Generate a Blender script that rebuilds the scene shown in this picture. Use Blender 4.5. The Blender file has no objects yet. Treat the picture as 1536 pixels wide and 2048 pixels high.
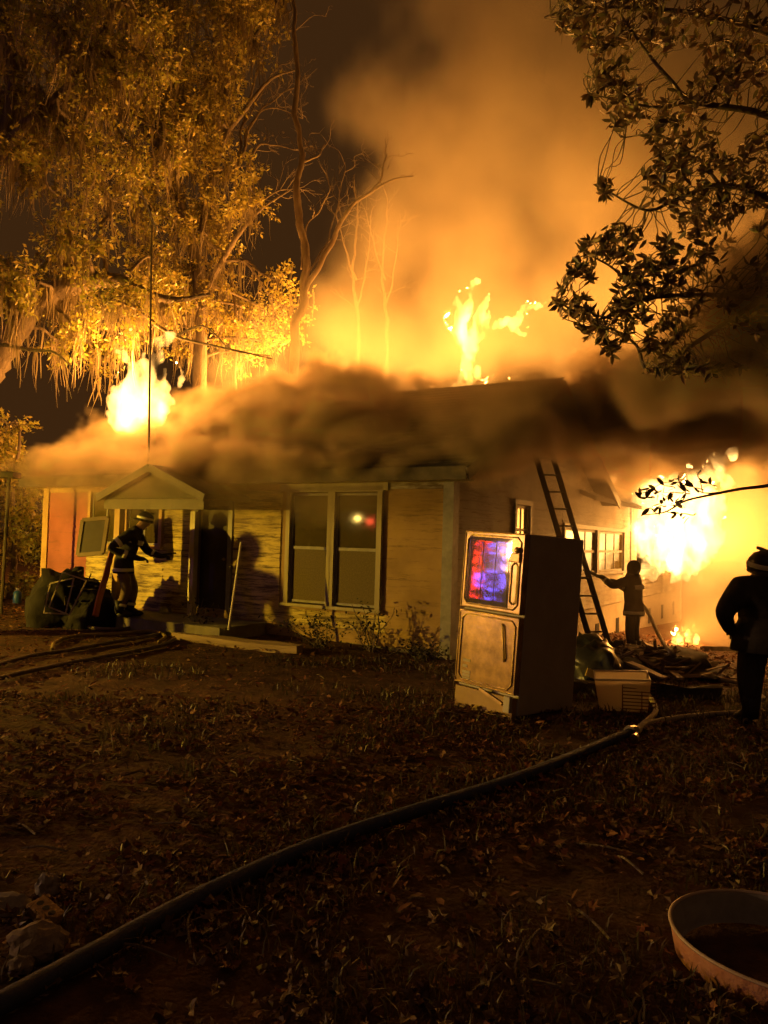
import bpy, bmesh, math, random
import numpy as np
from mathutils import Vector, Matrix, noise as mnoise, Euler

random.seed(7); rng = np.random.default_rng(7)
S = bpy.context.scene
COL = S.collection
R = math.radians

# ------------------------------------------------------------------ camera
CAM_H = 1.7
cam = bpy.data.cameras.new('camera'); camo = bpy.data.objects.new('camera', cam); COL.objects.link(camo)
camo.matrix_world = Matrix.Translation((0, 0, CAM_H)) @ Matrix.Rotation(R(92.0), 4, 'X') @ Matrix.Rotation(R(1.6), 4, 'Z')
cam.sensor_width = 36; cam.lens = 27.04; cam.clip_start = .05; cam.clip_end = 400
S.camera = camo
CM = camo.matrix_world.copy(); FPX = 1538.0

# ------------------------------------------------------------------ night sky, moon, exposure
W = bpy.data.worlds.new('World'); S.world = W; W.use_nodes = True
wn = W.node_tree.nodes; wl = W.node_tree.links
bgn = wn['Background']; bgn.inputs['Color'].default_value = (.48, .19, .05, 1); bgn.inputs['Strength'].default_value = .045
moon = bpy.data.lights.new('moon', 'SUN'); moon.energy = .006; moon.angle = R(.5); moon.color = (.8, .85, 1)
mo = bpy.data.objects.new('moon', moon); COL.objects.link(mo); mo.rotation_euler = (R(35), R(-25), 0)
S.view_settings.view_transform = 'Standard'; S.view_settings.look = 'None'
S.view_settings.exposure = 1.0; S.view_settings.gamma = 1; S.view_settings.use_curve_mapping = False
S.render.engine = 'CYCLES'
cy = S.cycles
cy.use_denoising = True; cy.denoiser = 'OPENIMAGEDENOISE'
cy.use_adaptive_sampling = True; cy.adaptive_threshold = .07
cy.max_bounces = 4; cy.diffuse_bounces = 1; cy.glossy_bounces = 3; cy.transmission_bounces = 4; cy.volume_bounces = 1; cy.transparent_max_bounces = 8
cy.volume_step_rate = 4; cy.volume_max_steps = 300
cy.caustics_reflective = False; cy.caustics_refractive = False
cy.sample_clamp_indirect = 4

# ------------------------------------------------------------------ helpers
def px(u, v, d):
    """a point d metres in front of the lens seen at photograph pixel (u, v)"""
    return CM @ Vector(((u - 768) / FPX * d, (1024 - v) / FPX * d, -d))
def ray(u, v):
    o = CM.translation; return o, (px(u, v, 1) - o)
def gz(x, y):
    t = min(max((y - 3) / 15, 0), 1); t = t * t * (3 - 2 * t)
    return -min(max((x + .5) * .085 * t, 0), 1.1)
def ground_pt(u, v, lift=0.0):
    o, d = ray(u, v); z = 0
    for _ in range(30):
        k = (z + lift - o.z) / d.z if d.z < -1e-4 else 60
        p = o + d * k; z = z * .4 + gz(p.x, p.y) * .6
    return Vector((p.x, p.y, gz(p.x, p.y) + lift))
def smooth01(a): 
    a = np.clip(a, 0, 1); return a * a * (3 - 2 * a)

MATS = {}
def mat(name, c1, c2=None, rough=.7, scale=6, metal=0, bump=0, bscale=None, detail=4, rand=0, spec=.4, stretch=None, coat=0):
    """Principled with noise colour variation, optional per-piece variation and bump"""
    if name in MATS: return MATS[name]
    m = bpy.data.materials.new(name); m.use_nodes = True
    nt = m.node_tree; b = nt.nodes['Principled BSDF']
    b.inputs['Roughness'].default_value = rough; b.inputs['Metallic'].default_value = metal
    b.inputs['Specular IOR Level'].default_value = spec
    c1 = tuple(c1) + (1,); c2 = tuple(c2) + (1,) if c2 else None
    tc = nt.nodes.new('ShaderNodeTexCoord'); vec = tc.outputs['Object']
    if stretch:
        mp = nt.nodes.new('ShaderNodeMapping'); mp.inputs['Scale'].default_value = stretch
        nt.links.new(vec, mp.inputs['Vector']); vec = mp.outputs['Vector']
    if c2:
        n = nt.nodes.new('ShaderNodeTexNoise'); n.inputs['Scale'].default_value = scale; n.inputs['Detail'].default_value = detail
        n.inputs['Roughness'].default_value = .65
        nt.links.new(vec, n.inputs['Vector'])
        r = nt.nodes.new('ShaderNodeValToRGB'); r.color_ramp.elements[0].position = .36; r.color_ramp.elements[1].position = .66
        r.color_ramp.elements[0].color = c1; r.color_ramp.elements[1].color = c2
        fac = n.outputs['Fac']
        if rand:
            g = nt.nodes.new('ShaderNodeNewGeometry'); mx = nt.nodes.new('ShaderNodeMix'); mx.inputs['Factor'].default_value = rand
            nt.links.new(fac, mx.inputs[2]); nt.links.new(g.outputs['Random Per Island'], mx.inputs[3]); fac = mx.outputs[0]
        nt.links.new(fac, r.inputs['Fac']); nt.links.new(r.outputs['Color'], b.inputs['Base Color'])
    else:
        b.inputs['Base Color'].default_value = c1
    if bump:
        n2 = nt.nodes.new('ShaderNodeTexNoise'); n2.inputs['Scale'].default_value = bscale or scale * 4; n2.inputs['Detail'].default_value = 5
        nt.links.new(vec, n2.inputs['Vector'])
        bp = nt.nodes.new('ShaderNodeBump'); bp.inputs['Strength'].default_value = bump; bp.inputs['Distance'].default_value = .02
        nt.links.new(n2.outputs['Fac'], bp.inputs['Height']); nt.links.new(bp.outputs['Normal'], b.inputs['Normal'])
    if coat: b.inputs['Coat Weight'].default_value = coat
    MATS[name] = m; return m
def leafmat(name, stops, rough=.5, trans=.35):
    """leaf: colour picked per leaf, some light let through"""
    if name in MATS: return MATS[name]
    m = bpy.data.materials.new(name); m.use_nodes = True; nt = m.node_tree; b = nt.nodes['Principled BSDF']
    g = nt.nodes.new('ShaderNodeNewGeometry'); r = nt.nodes.new('ShaderNodeValToRGB')
    el = r.color_ramp.elements
    while len(el) < len(stops): el.new(.5)
    for i, c in enumerate(stops): el[i].position = i / max(1, len(stops) - 1); el[i].color = tuple(c) + (1,)
    nt.links.new(g.outputs['Random Per Island'], r.inputs['Fac']); nt.links.new(r.outputs['Color'], b.inputs['Base Color'])
    b.inputs['Roughness'].default_value = rough
    if trans:
        t = nt.nodes.new('ShaderNodeBsdfTranslucent'); nt.links.new(r.outputs['Color'], t.inputs['Color'])
        a = nt.nodes.new('ShaderNodeMixShader'); a.inputs[0].default_value = trans
        nt.links.new(b.outputs[0], a.inputs[1]); nt.links.new(t.outputs[0], a.inputs[2])
        nt.links.new(a.outputs[0], nt.nodes['Material Output'].inputs['Surface'])
    MATS[name] = m; return m
def emat(name, col, strength):
    if name in MATS: return MATS[name]
    m = bpy.data.materials.new(name); m.use_nodes = True; nt = m.node_tree; b = nt.nodes['Principled BSDF']
    b.inputs['Base Color'].default_value = (.2, .2, .2, 1)
    b.inputs['Emission Color'].default_value = tuple(col) + (1,); b.inputs['Emission Strength'].default_value = strength
    MATS[name] = m; return m

def link(name, me, m=None, parent=None, smooth=False):
    o = bpy.data.objects.new(name, me); COL.objects.link(o)
    if m: 
        me.materials.clear(); me.materials.append(m)
    if parent: o.parent = parent
    if smooth:
        me.polygons.foreach_set('use_smooth', [True] * len(me.polygons))
    return o
def tag(o, label, cat, group=None, kind=None):
    o['label'] = label; o['category'] = cat
    if group: o['group'] = group
    if kind: o['kind'] = kind
    return o
def empty(name, loc=(0, 0, 0), rot=(0, 0, 0)):
    o = bpy.data.objects.new(name, None); COL.objects.link(o); o.location = loc; o.rotation_euler = rot; return o

class MB:
    def __init__(s): s.v = []; s.f = []
    def add(s, vs, fs):
        b = len(s.v); s.v += [tuple(p) for p in vs]; s.f += [tuple(i + b for i in f) for f in fs]; return s
    def box(s, x0, x1, y0, y1, z0, z1, M=None):
        P = [(x, y, z) for z in (z0, z1) for y in (y0, y1) for x in (x0, x1)]
        if M is not None: P = [M @ Vector(p) for p in P]
        return s.add(P, [(0, 2, 3, 1), (4, 5, 7, 6), (0, 1, 5, 4), (2, 6, 7, 3), (0, 4, 6, 2), (1, 3, 7, 5)])
    def bar(s, a, b, w, h=None, up=(0, 0, 1)):
        a = Vector(a); b = Vector(b); h = h or w; t = (b - a).normalized(); u = Vector(up)
        if abs(t.dot(u)) > .95: u = Vector((1, 0, 0))
        x = t.cross(u).normalized(); y = x.cross(t)
        P = []
        for p in (a, b):
            for sx, sy in ((-1, -1), (1, -1), (1, 1), (-1, 1)): P.append(p + x * sx * w / 2 + y * sy * h / 2)
        return s.add(P, [(3, 2, 1, 0), (4, 5, 6, 7), (0, 1, 5, 4), (1, 2, 6, 5), (2, 3, 7, 6), (3, 0, 4, 7)])
    def tube(s, pts, r, n=8, cap=True):
        pts = [Vector(p) for p in pts]; rs = r if isinstance(r, (list, tuple)) else [r] * len(pts)
        rings = []; up = Vector((0, 0, 1))
        b = len(s.v)
        px_ = None
        for i, p in enumerate(pts):
            t = (pts[min(i + 1, len(pts) - 1)] - pts[max(i - 1, 0)])
            if t.length < 1e-6: t = Vector((0, 0, 1))
            t.normalize()
            if px_ is None:
                x = t.cross(up if abs(t.z) < .9 else Vector((1, 0, 0))).normalized()
            else:
                x = (px_ - t * px_.dot(t)); x = x.normalized() if x.length > 1e-5 else t.orthogonal().normalized()
            px_ = x; y = t.cross(x)
            for k in range(n):
                a = 2 * math.pi * k / n; s.v.append(tuple(p + (x * math.cos(a) + y * math.sin(a)) * rs[i]))
        for i in range(len(pts) - 1):
            for k in range(n):
                k2 = (k + 1) % n; s.f.append((b + i * n + k, b + i * n + k2, b + (i + 1) * n + k2, b + (i + 1) * n + k))
        if cap:
            s.f.append(tuple(b + k for k in reversed(range(n)))); e = b + (len(pts) - 1) * n; s.f.append(tuple(e + k for k in range(n)))
        return s
    def lathe(s, prof, n=20, M=None, sx=1, sy=1):
        b = len(s.v)
        for (r, z) in prof:
            for k in range(n):
                a = 2 * math.pi * k / n; p = Vector((r * sx * math.cos(a), r * sy * math.sin(a), z)); s.v.append(tuple(M @ p if M is not None else p))
        for i in range(len(prof) - 1):
            for k in range(n):
                k2 = (k + 1) % n; s.f.append((b + i * n + k, b + i * n + k2, b + (i + 1) * n + k2, b + (i + 1) * n + k))
        return s
    def mesh(s, name='m'):
        me = bpy.data.meshes.new(name); me.from_pydata(s.v, [], s.f); me.validate(); me.update(); return me
    def build(s, name, m, parent=None, smooth=False, bevel=0):
        o = link(name, s.mesh(name), m, parent, smooth)
        if bevel:
            bm = bmesh.new(); bm.from_mesh(o.data); bmesh.ops.bevel(bm, geom=bm.edges[:], offset=bevel, segments=2, affect='EDGES', profile=.5); bm.to_mesh(o.data); bm.free()
        return o
def spline(pts, n=8):
    """Catmull-Rom through points"""
    P = [Vector(p) for p in pts]; P = [P[0] * 2 - P[1]] + P + [P[-1] * 2 - P[-2]]; out = []
    for i in range(1, len(P) - 2):
        for k in range(n):
            t = k / n; a, b, c, d = P[i - 1], P[i], P[i + 1], P[i + 2]
            out.append(.5 * ((2 * b) + (c - a) * t + (2 * a - 5 * b + 4 * c - d) * t * t + (3 * b - a - 3 * c + d) * t ** 3))
    out.append(P[-2]); return out
def np_mesh(name, V, F, m, parent=None):
    """V (n,3), F (m,k) arrays"""
    me = bpy.data.meshes.new(name); V = np.asarray(V, np.float32); F = np.asarray(F, np.int32); k = F.shape[1]
    me.vertices.add(len(V)); me.vertices.foreach_set('co', V.ravel())
    me.loops.add(F.size); me.loops.foreach_set('vertex_index', F.ravel())
    me.polygons.add(len(F)); me.polygons.foreach_set('loop_start', np.arange(0, F.size, k, dtype=np.int32)); me.polygons.foreach_set('loop_total', np.full(len(F), k, np.int32))
    me.update(calc_edges=True); return link(name, me, m, parent)
def scatter(tv, tf, pos, mats):
    """template verts/faces copied at pos (n,3) with matrices (n,3,3)"""
    tv = np.asarray(tv, float); tf = np.asarray(tf, int); n = len(pos)
    V = np.einsum('nij,kj->nki', mats, tv) + np.asarray(pos)[:, None, :]
    F = tf[None] + (np.arange(n) * len(tv))[:, None, None]
    return V.reshape(-1, 3), F.reshape(-1, tf.shape[1])
def rot_rand(n, tilt=None, r=None):
    """random rotation matrices; tilt limits lean away from flat (radians)"""
    r = r or rng; a = r.uniform(0, 2 * np.pi, n); 
    if tilt is None:
        z = r.normal(size=(n, 3)); 
    else:
        t = np.abs(r.normal(0, tilt, n)); b = r.uniform(0, 2 * np.pi, n)
        z = np.stack([np.sin(t) * np.cos(b), np.sin(t) * np.sin(b), np.cos(t)], 1)
    z /= np.linalg.norm(z, axis=1)[:, None]
    h = np.stack([np.cos(a), np.sin(a), np.sin(a * 3) * .3], 1); x = np.cross(h, z); x /= np.linalg.norm(x, axis=1)[:, None] + 1e-9
    y = np.cross(z, x); return np.stack([x, y, z], 2)
def frame_mats(d, roll=None, r=None):
    """matrices whose Y column points along d (n,3)"""
    r = r or rng; d = d / (np.linalg.norm(d, axis=1)[:, None] + 1e-9); h = r.normal(size=d.shape)
    x = np.cross(d, h); x /= np.linalg.norm(x, axis=1)[:, None] + 1e-9; z = np.cross(x, d); return np.stack([x, d, z], 2)
# leaf templates (triangles)
LEAF_V = [(0, 0, 0), (-.17, .3, .02), (0, .36, -.03), (.17, .3, .02), (-.15, .68, .0), (0, .7, -.04), (.15, .68, 0), (0, 1, -.08)]
LEAF_F = [(0, 2, 1), (0, 3, 2), (1, 2, 4), (2, 5, 4), (2, 3, 6), (2, 6, 5), (4, 5, 7), (5, 6, 7)]
SMALL_V = [(0, 0, 0), (-.22, .45, .06), (.22, .45, .06), (0, 1, -.05)]
SMALL_F = [(0, 2, 1), (1, 2, 3)]
def maple():
    out = []; 
    for k, (a, r) in enumerate([(-90, .12), (-60, .5), (-40, .45), (-5, .82), (20, .55), (50, .9), (70, .58), (90, 1.0), (110, .58), (130, .88), (160, .55), (185, .82), (220, .45), (240, .5)]):
        out.append((r * math.cos(R(a)) * .5, r * math.sin(R(a)) * .5, .16 * r * r + .10 * math.sin(k * 2.1)))
    V = [(0, 0, 0)] + out; n = len(out); return V, [(0, 1 + i, 1 + (i + 1) % n) for i in range(n)]
MAPLE_V, MAPLE_F = maple()
# ------------------------------------------------------------------ ground
def build_ground():
    xs = np.concatenate([np.linspace(-90, -14, 14), np.linspace(-13, 13, 150), np.linspace(14, 90, 14)])
    ys = np.concatenate([np.linspace(-40, 0, 10), np.linspace(.5, 20, 150), np.linspace(21, 45, 24), np.linspace(50, 160, 10)])
    X, Y = np.meshgrid(xs, ys); t = smooth01((Y - 3) / 15)
    Z = -np.clip((X + .5) * .085 * t, 0, 1.1)
    for i in range(X.shape[0]):
        for j in range(X.shape[1]):
            if abs(X[i, j]) < 14 and 0 < Y[i, j] < 21:
                p = Vector((X[i, j], Y[i, j], 0)); Z[i, j] += .022 * mnoise.noise(p * .9) + .016 * mnoise.noise(p * 3.1) - .008
    n, m = X.shape; V = np.stack([X, Y, Z], 2).reshape(-1, 3); idx = np.arange(n * m).reshape(n, m)
    F = np.stack([idx[:-1, :-1], idx[:-1, 1:], idx[1:, 1:], idx[1:, :-1]], 2).reshape(-1, 4)
    g = np_mesh('ground', V, F, mat('soil', (.045, .021, .011), (.115, .055, .027), .95, 3.5, bump=.9, bscale=30, spec=.2))
    g.data.polygons.foreach_set('use_smooth', [True] * len(g.data.polygons)); g['kind'] = 'structure'; g['label'] = 'dark leaf-strewn yard sloping down to the right'
    return g
GROUND = build_ground()

# ------------------------------------------------------------------ house
CX, CY, ANG = 1.03, 11.6, -31.0
HL = 9.75            # front length
HD = 8.0             # depth of the main block
HS = 19.0            # length of the long side with the rear wing
EAVE = 2.78; FLOOR = .34
HM = Matrix.Translation((CX, CY, 0)) @ Matrix.Rotation(R(ANG), 4, 'Z'); HI = HM.inverted()
def on_front(u, v, off=0.0):
    o, d = ray(u, v); o = HI @ o; d = HI.to_3x3() @ d; k = (off - o.y) / d.y; p = o + d * k; return p.x, p.z
def on_side(u, v, off=0.0):
    o, d = ray(u, v); o = HI @ o; d = HI.to_3x3() @ d; k = (off - o.x) / d.x; p = o + d * k; return p.y, p.z
def fx(u, v=1080): return on_front(u, v)[0]
def fz(u, v): return on_front(u, v)[1]

def peel_mat(name, paint, under, amt=.5, scale=2.2):
    """old paint flaking off in long streaks along the boards"""
    m = bpy.data.materials.new(name); m.use_nodes = True; nt = m.node_tree; b = nt.nodes['Principled BSDF']
    tc = nt.nodes.new('ShaderNodeTexCoord'); mp = nt.nodes.new('ShaderNodeMapping'); mp.inputs['Scale'].default_value = (.6, .6, 7)
    gm = nt.nodes.new('ShaderNodeNewGeometry'); nt.links.new(gm.outputs['Position'], mp.inputs['Vector'])
    n = nt.nodes.new('ShaderNodeTexNoise'); n.inputs['Scale'].default_value = scale; n.inputs['Detail'].default_value = 10; n.inputs['Roughness'].default_value = .8
    nt.links.new(mp.outputs['Vector'], n.inputs['Vector'])
    r = nt.nodes.new('ShaderNodeValToRGB'); e = r.color_ramp.elements
    e[0].position = amt - .07; e[1].position = amt + .05; e[0].color = tuple(under) + (1,); e[1].color = tuple(paint) + (1,)
    nt.links.new(n.outputs['Fac'], r.inputs['Fac'])
    n2 = nt.nodes.new('ShaderNodeTexNoise'); n2.inputs['Scale'].default_value = 1.3; n2.inputs['Detail'].default_value = 5; nt.links.new(gm.outputs['Position'], n2.inputs['Vector'])
    mx = nt.nodes.new('ShaderNodeMix'); mx.data_type = 'RGBA'; mx.blend_type = 'MULTIPLY'; mx.inputs['Factor'].default_value = .75
    r2 = nt.nodes.new('ShaderNodeValToRGB'); r2.color_ramp.elements[0].position = .32; r2.color_ramp.elements[1].position = .62
    r2.color_ramp.elements[0].color = (.45, .40, .34, 1); r2.color_ramp.elements[1].color = (1, 1, 1, 1); nt.links.new(n2.outputs['Fac'], r2.inputs['Fac'])
    nt.links.new(r.outputs['Color'], mx.inputs[6]); nt.links.new(r2.outputs['Color'], mx.inputs[7]); nt.links.new(mx.outputs[2], b.inputs['Base Color'])
    bp = nt.nodes.new('ShaderNodeBump'); bp.inputs['Strength'].default_value = .4; bp.inputs['Distance'].default_value = .004
    nt.links.new(n.outputs['Fac'], bp.inputs['Height']); nt.links.new(bp.outputs['Normal'], b.inputs['Normal']); b.inputs['Roughness'].default_value = .75
    MATS[name] = m; return m

def build_house():
    H = empty('house', (CX, CY, 0), (0, 0, R(ANG)))
    tag(H, 'old single storey clapboard house on fire, smoke pouring off its roof', 'house')
    yel = peel_mat('siding_cream', (.68, .54, .18), (.13, .085, .035), .49)
    red = peel_mat('siding_red', (.42, .13, .12), (.20, .09, .07), .40)
    brn = peel_mat('siding_tan', (.42, .27, .11), (.20, .12, .055), .42)
    sid = peel_mat('siding_white', (.40, .36, .31), (.20, .15, .11), .43)
    trim = mat('trim_paint', (.30, .25, .16), (.40, .34, .23), .6, 5, bump=.3, stretch=(1, 1, .2))
    otrim = mat('trim_tan', (.46, .27, .09), (.56, .36, .14), .6, 4, bump=.3)
    wtrim = mat('trim_white', (.20, .185, .175), (.30, .275, .26), .55, 5, bump=.2)
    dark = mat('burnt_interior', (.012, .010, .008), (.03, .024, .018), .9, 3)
    fnd = mat('foundation_block', (.20, .18, .15), (.30, .26, .20), .9, 4, bump=.5)
    # openings on the front, in house coordinates (x0, x1, z0, z1)
    w1 = (fx(182, 1040), fx(322, 1040), 1.45, fz(250, 984))
    door = (fx(396), fx(457), FLOOR, 2.22)
    w2 = (fx(572), fx(762), fz(665, 1212), fz(665, 984))
    L = -HL
    # backing walls with holes: strips
    def strip_wall(name, x0, x1, z0, z1, holes, y=0.0, th=.10, mt=None, side=False):
        b = MB(); cuts = sorted(set([x0, x1] + [h[0] for h in holes] + [h[1] for h in holes]))
        for a, c in zip(cuts[:-1], cuts[1:]):
            zz = [(z0, z1)]
            for h in holes:
                if h[0] <= a + 1e-6 and h[1] >= c - 1e-6:
                    nz = []
                    for q in zz:
                        if h[2] > q[0]: nz.append((q[0], min(q[1], h[2])))
                        if h[3] < q[1]: nz.append((max(q[0], h[3]), q[1]))
                    zz = nz
            for q in zz:
                if side: b.box(y - th, y, a, c, q[0], q[1])
                else: b.box(a, c, y, y + th, q[0], q[1])
        return b.build(name, mt, H)
    strip_wall('front_wall', L, -.12, .0, EAVE, [w1, door, w2], .02, .12, brn)
    s1 = (on_side(1030, 1030)[0], on_side(1057, 1030)[0], 1.5, on_side(1042, 1012)[1])
    s2 = (on_side(1128, 1060)[0], on_side(1246, 1060)[0], on_side(1240, 1140)[1], on_side(1240, 1066)[1])
    s3 = (12.0, 14.3, 1.0, 2.5); s4 = (16.2, 17.2, .9, 2.2)
    strip_wall('side_wall', 0, HS, -1.0, EAVE, [s1, s2, s3, s4], -.02, .12, sid, side=True)
    strip_wall('rear_wall', L, -.1, -1, EAVE, [], HD - .1, .1, brn)
    b = MB(); b.box(L, L + .12, .14, HD, -.1, EAVE); b.build('left_wall', red, H)
    b = MB(); b.box(-6, -.1, HS - .1, HS, -1, EAVE); b.box(-6, -5.9, HD, HS, -1, EAVE); b.build('wing_wall', sid, H)
    # gable wall over the side
    ridge = 4.75
    b = MB(); b.add([(-.02, 0, EAVE), (-.02, HD, EAVE), (-.02, HD / 2, ridge - .1), (-.12, 0, EAVE), (-.12, HD, EAVE), (-.12, HD / 2, ridge - .1)],
                    [(0, 1, 2), (3, 5, 4), (0, 2, 5, 3), (1, 4, 5, 2), (0, 3, 4, 1)]); b.build('gable_wall', sid, H)
    b = MB(); b.add([(L + .12, 0, EAVE), (L + .12, HD, EAVE), (L + .12, HD / 2, ridge - .1), (L + .02, 0, EAVE), (L + .02, HD, EAVE), (L + .02, HD / 2, ridge - .1)],
                    [(0, 1, 2), (3, 5, 4), (0, 2, 5, 3), (1, 4, 5, 2), (0, 3, 4, 1)]); b.build('gable_wall', red, H)
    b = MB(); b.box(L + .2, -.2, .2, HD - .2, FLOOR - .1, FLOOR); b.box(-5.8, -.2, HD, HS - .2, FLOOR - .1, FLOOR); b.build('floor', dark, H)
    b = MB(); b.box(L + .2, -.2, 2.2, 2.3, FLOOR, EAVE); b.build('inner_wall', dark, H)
    # clapboards: each board is its own piece
    exp = .131; meshes = {}
    def board(x0, x1, z, mt, side=False, h=exp):
        ln = round(x1 - x0, 2); key = (round(ln, 2), side, mt.name)
        if key not in meshes:
            q = MB(); a = ln / 2
            if not side:
                q.add([(-a, -.028, 0), (a, -.028, 0), (a, -.006, h + .015), (-a, -.006, h + .015), (-a, .0, 0), (a, .0, 0), (a, 0.0, h + .015), (-a, 0.0, h + .015)],
                      [(0, 1, 2, 3), (5, 4, 7, 6), (4, 5, 1, 0), (3, 2, 6, 7), (4, 0, 3, 7), (1, 5, 6, 2)])
            else:
                q.add([(.028, -a, 0), (.028, a, 0), (.006, a, h + .015), (.006, -a, h + .015), (0, -a, 0), (0, a, 0), (0, a, h + .015), (0, -a, h + .015)],
                      [(0, 1, 2, 3), (5, 4, 7, 6), (4, 5, 1, 0), (3, 2, 6, 7), (4, 0, 3, 7), (1, 5, 6, 2)])
            meshes[key] = q.mesh('siding_board'); meshes[key].materials.append(mt)
        o = bpy.data.objects.new('siding_board', meshes[key]); COL.objects.link(o); o.parent = H
        jit = random.uniform(-.003, .003)
        o.location = (((x0 + x1) / 2, .018, z + jit) if not side else (-.018, (x0 + x1) / 2, z + jit)); o.rotation_euler = (0, random.uniform(-.0012, .0012), 0) if not side else (random.uniform(-.0008, .0008), 0, 0)
    def field(x0, x1, z0, z1, mt, side=False):
        n = max(1, int(round((z1 - z0) / exp))); e = (z1 - z0) / n
        for i in range(n): board(x0, x1, z0 + i * e, mt, side, exp)
    Z0, Z1 = .22, EAVE - .30
    def holes_field(segs, holes, side=False):
        for (a, c, mt) in segs:
            hs = [h for h in holes if h[0] < c - .01 and h[1] > a + .01]
            if not hs: field(a, c, Z0, Z1, mt, side)
            else:
                h = hs[0]
                if h[2] > Z0 + .1: field(a, c, Z0, h[2] - .03, mt, side)
                if h[3] < Z1 - .15: field(a, c, h[3] + .02, Z1, mt, side)
    holes_field([(L + .16, w1[0] - .1, red), (w1[0] - .1, w1[1] + .1, yel), (w1[1] + .1, door[0] - .12, yel), (door[0] - .12, door[1] + .12, yel), (door[1] + .12, w2[0] - .12, yel),
                 (w2[0] - .12, w2[1] + .12, yel), (w2[1] + .12, -.14, brn)],
                [(w1[0] - .1, w1[1] + .1, w1[2] - .06, 9), (door[0] - .12, door[1] + .12, -9, door[3] + .1), (w2[0] - .12, w2[1] + .12, w2[2] - .1, 9)])
    holes_field([(.14, s1[0] - .08, sid), (s1[0] - .08, s1[1] + .08, sid), (s1[1] + .08, s2[0] - .1, sid), (s2[0] - .1, s2[1] + .1, sid), (s2[1] + .1, s3[0], sid), (s3[0], s3[1], sid), (s3[1], s4[0], sid), (s4[0], s4[1], sid), (s4[1], HS - .1, sid)],
                [(s1[0] - .08, s1[1] + .08, s1[2] - .05, s1[3] + .08), (s2[0] - .1, s2[1] + .1, s2[2] - .06, s2[3] + .1), (s3[0], s3[1], s3[2], s3[3]), (s4[0], s4[1], s4[2], s4[3])], True)
    # skirting below the side boards with vent slots
    b = MB(); b.box(-.02, .0, .1, HS, -1.1, Z0 - .02); b.build('skirting', mat('skirt_panel', (.30, .25, .19), (.38, .32, .25), .8, 2), H)
    for i in range(7):
        y = 6 + i * 1.9; q = MB(); q.box(.004, .02, y, y + .28, -.62, -.18); q.build('vent_slot', dark, H)
    b = MB(); b.box(L, 0.0, .03, .1, -.2, Z0 - .02); b.build('foundation', fnd, H)
    # trim
    b = MB(); b.box(L - .03, L + .15, -.03, .02, 0, EAVE); b.box(L - .03, L + .0, .02, .16, 0, EAVE); b.build('corner_board', otrim, H)
    b = MB(); b.box(-.14, .035, -.035, .02, .0, EAVE); b.box(.0, .035, .02, .16, -.1, EAVE); b.build('corner_board', wtrim, H)
    b = MB(); b.box(.0, .035, HS - .14, HS + .02, -.9, EAVE); b.build('corner_board', wtrim, H)
    b = MB(); b.box(.0, .035, 11.2, 11.34, -.6, EAVE); b.build('corner_board', wtrim, H)
    b = MB(); b.box(L + .16, w2[0] - .14, -.02, .02, EAVE - .29, EAVE - .02); b.build('frieze_board', otrim, H)
    b = MB(); b.box(w2[1] + .14, -.15, -.02, .02, EAVE - .29, EAVE - .02); b.build('frieze_board', peel_mat('frieze_peeled', (.50, .46, .42), (.16, .11, .07), .54, 3.0), H)
    b = MB(); b.box(w2[0] - .13, w2[1] + .13, -.05, .02, w2[3] + .02, EAVE - .03); b.build('window_header', trim, H)
    # windows
    glass = bpy.data.materials.new('window_glass'); glass.use_nodes = True; g = glass.node_tree.nodes['Principled BSDF']
    g.inputs['Base Color'].default_value = (.11, .085, .02, 1); g.inputs['Roughness'].default_value = .06; g.inputs['Transmission Weight'].default_value = .35; g.inputs['IOR'].default_value = 1.5; g.inputs['Specular IOR Level'].default_value = .8  # yellow-olive base colour stands in for yellow light reflected by the panes
    scr = mat('insect_screen', (.09, .065, .025), (.14, .10, .04), .75, 40)
    def window(x0, x1, z0, z1, tr, cols=1, rows=2, screen=False, y=0.0, side=False, sash=True):
        def bx(b, a, c, y0, y1, e, f):
            if side: b.box(-y1, -y0, a, c, e, f)
            else: b.box(a, c, y0, y1, e, f)
        win = MB(); t = .085
        bx(win, x0 - t, x0, y - .045, y + .06, z0 - .02, z1 + .02); bx(win, x1, x1 + t, y - .045, y + .06, z0 - .02, z1 + .02)
        bx(win, x0 - t - .02, x1 + t + .02, y - .05, y + .06, z1 + .02, z1 + .11)
        wo = win.build('window', tr, H)
        s = MB(); bx(s, x0 - t - .04, x1 + t + .04, y - .09, y + .06, z0 - .07, z0 - .02); s.build('sill', tr, wo)
        f = MB(); q = .04
        bx(f, x0, x0 + q, y + .01, y + .05, z0, z1); bx(f, x1 - q, x1, y + .01, y + .05, z0, z1)
        bx(f, x0 + q, x1 - q, y + .011, y + .049, z1 - q, z1); bx(f, x0 + q, x1 - q, y + .011, y + .049, z0, z0 + q)
        for i in range(1, rows): zz = z0 + (z1 - z0) * i / rows; bx(f, x0 + q, x1 - q, y + .012, y + .048, zz - .025, zz + .025)
        for i in range(1, cols): xx = x0 + (x1 - x0) * i / cols; bx(f, xx - .018, xx + .018, y + .014, y + .046, z0 + q, z1 - q)
        f.build('sash', wtrim, wo)
        for i in range(rows):
            for j in range(cols):
                p = MB(); a = x0 + (x1 - x0) * j / cols + .022; c = x0 + (x1 - x0) * (j + 1) / cols - .022
                e = z0 + (z1 - z0) * i / rows + .027; h = z0 + (z1 - z0) * (i + 1) / rows - .027
                bx(p, a, c, y + .026, y + .032, e, h); p.build('pane', scr if (screen and i == 0) else glass, wo)
        return wo
    mid = (w2[0] + w2[1]) / 2
    window(w2[0] + .1, mid - .07, w2[2] + .02, w2[3] - .02, trim, 1, 2, True)
    window(mid + .07, w2[1] - .06, w2[2] + .02, w2[3] - .02, trim, 1, 2, True)
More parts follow.
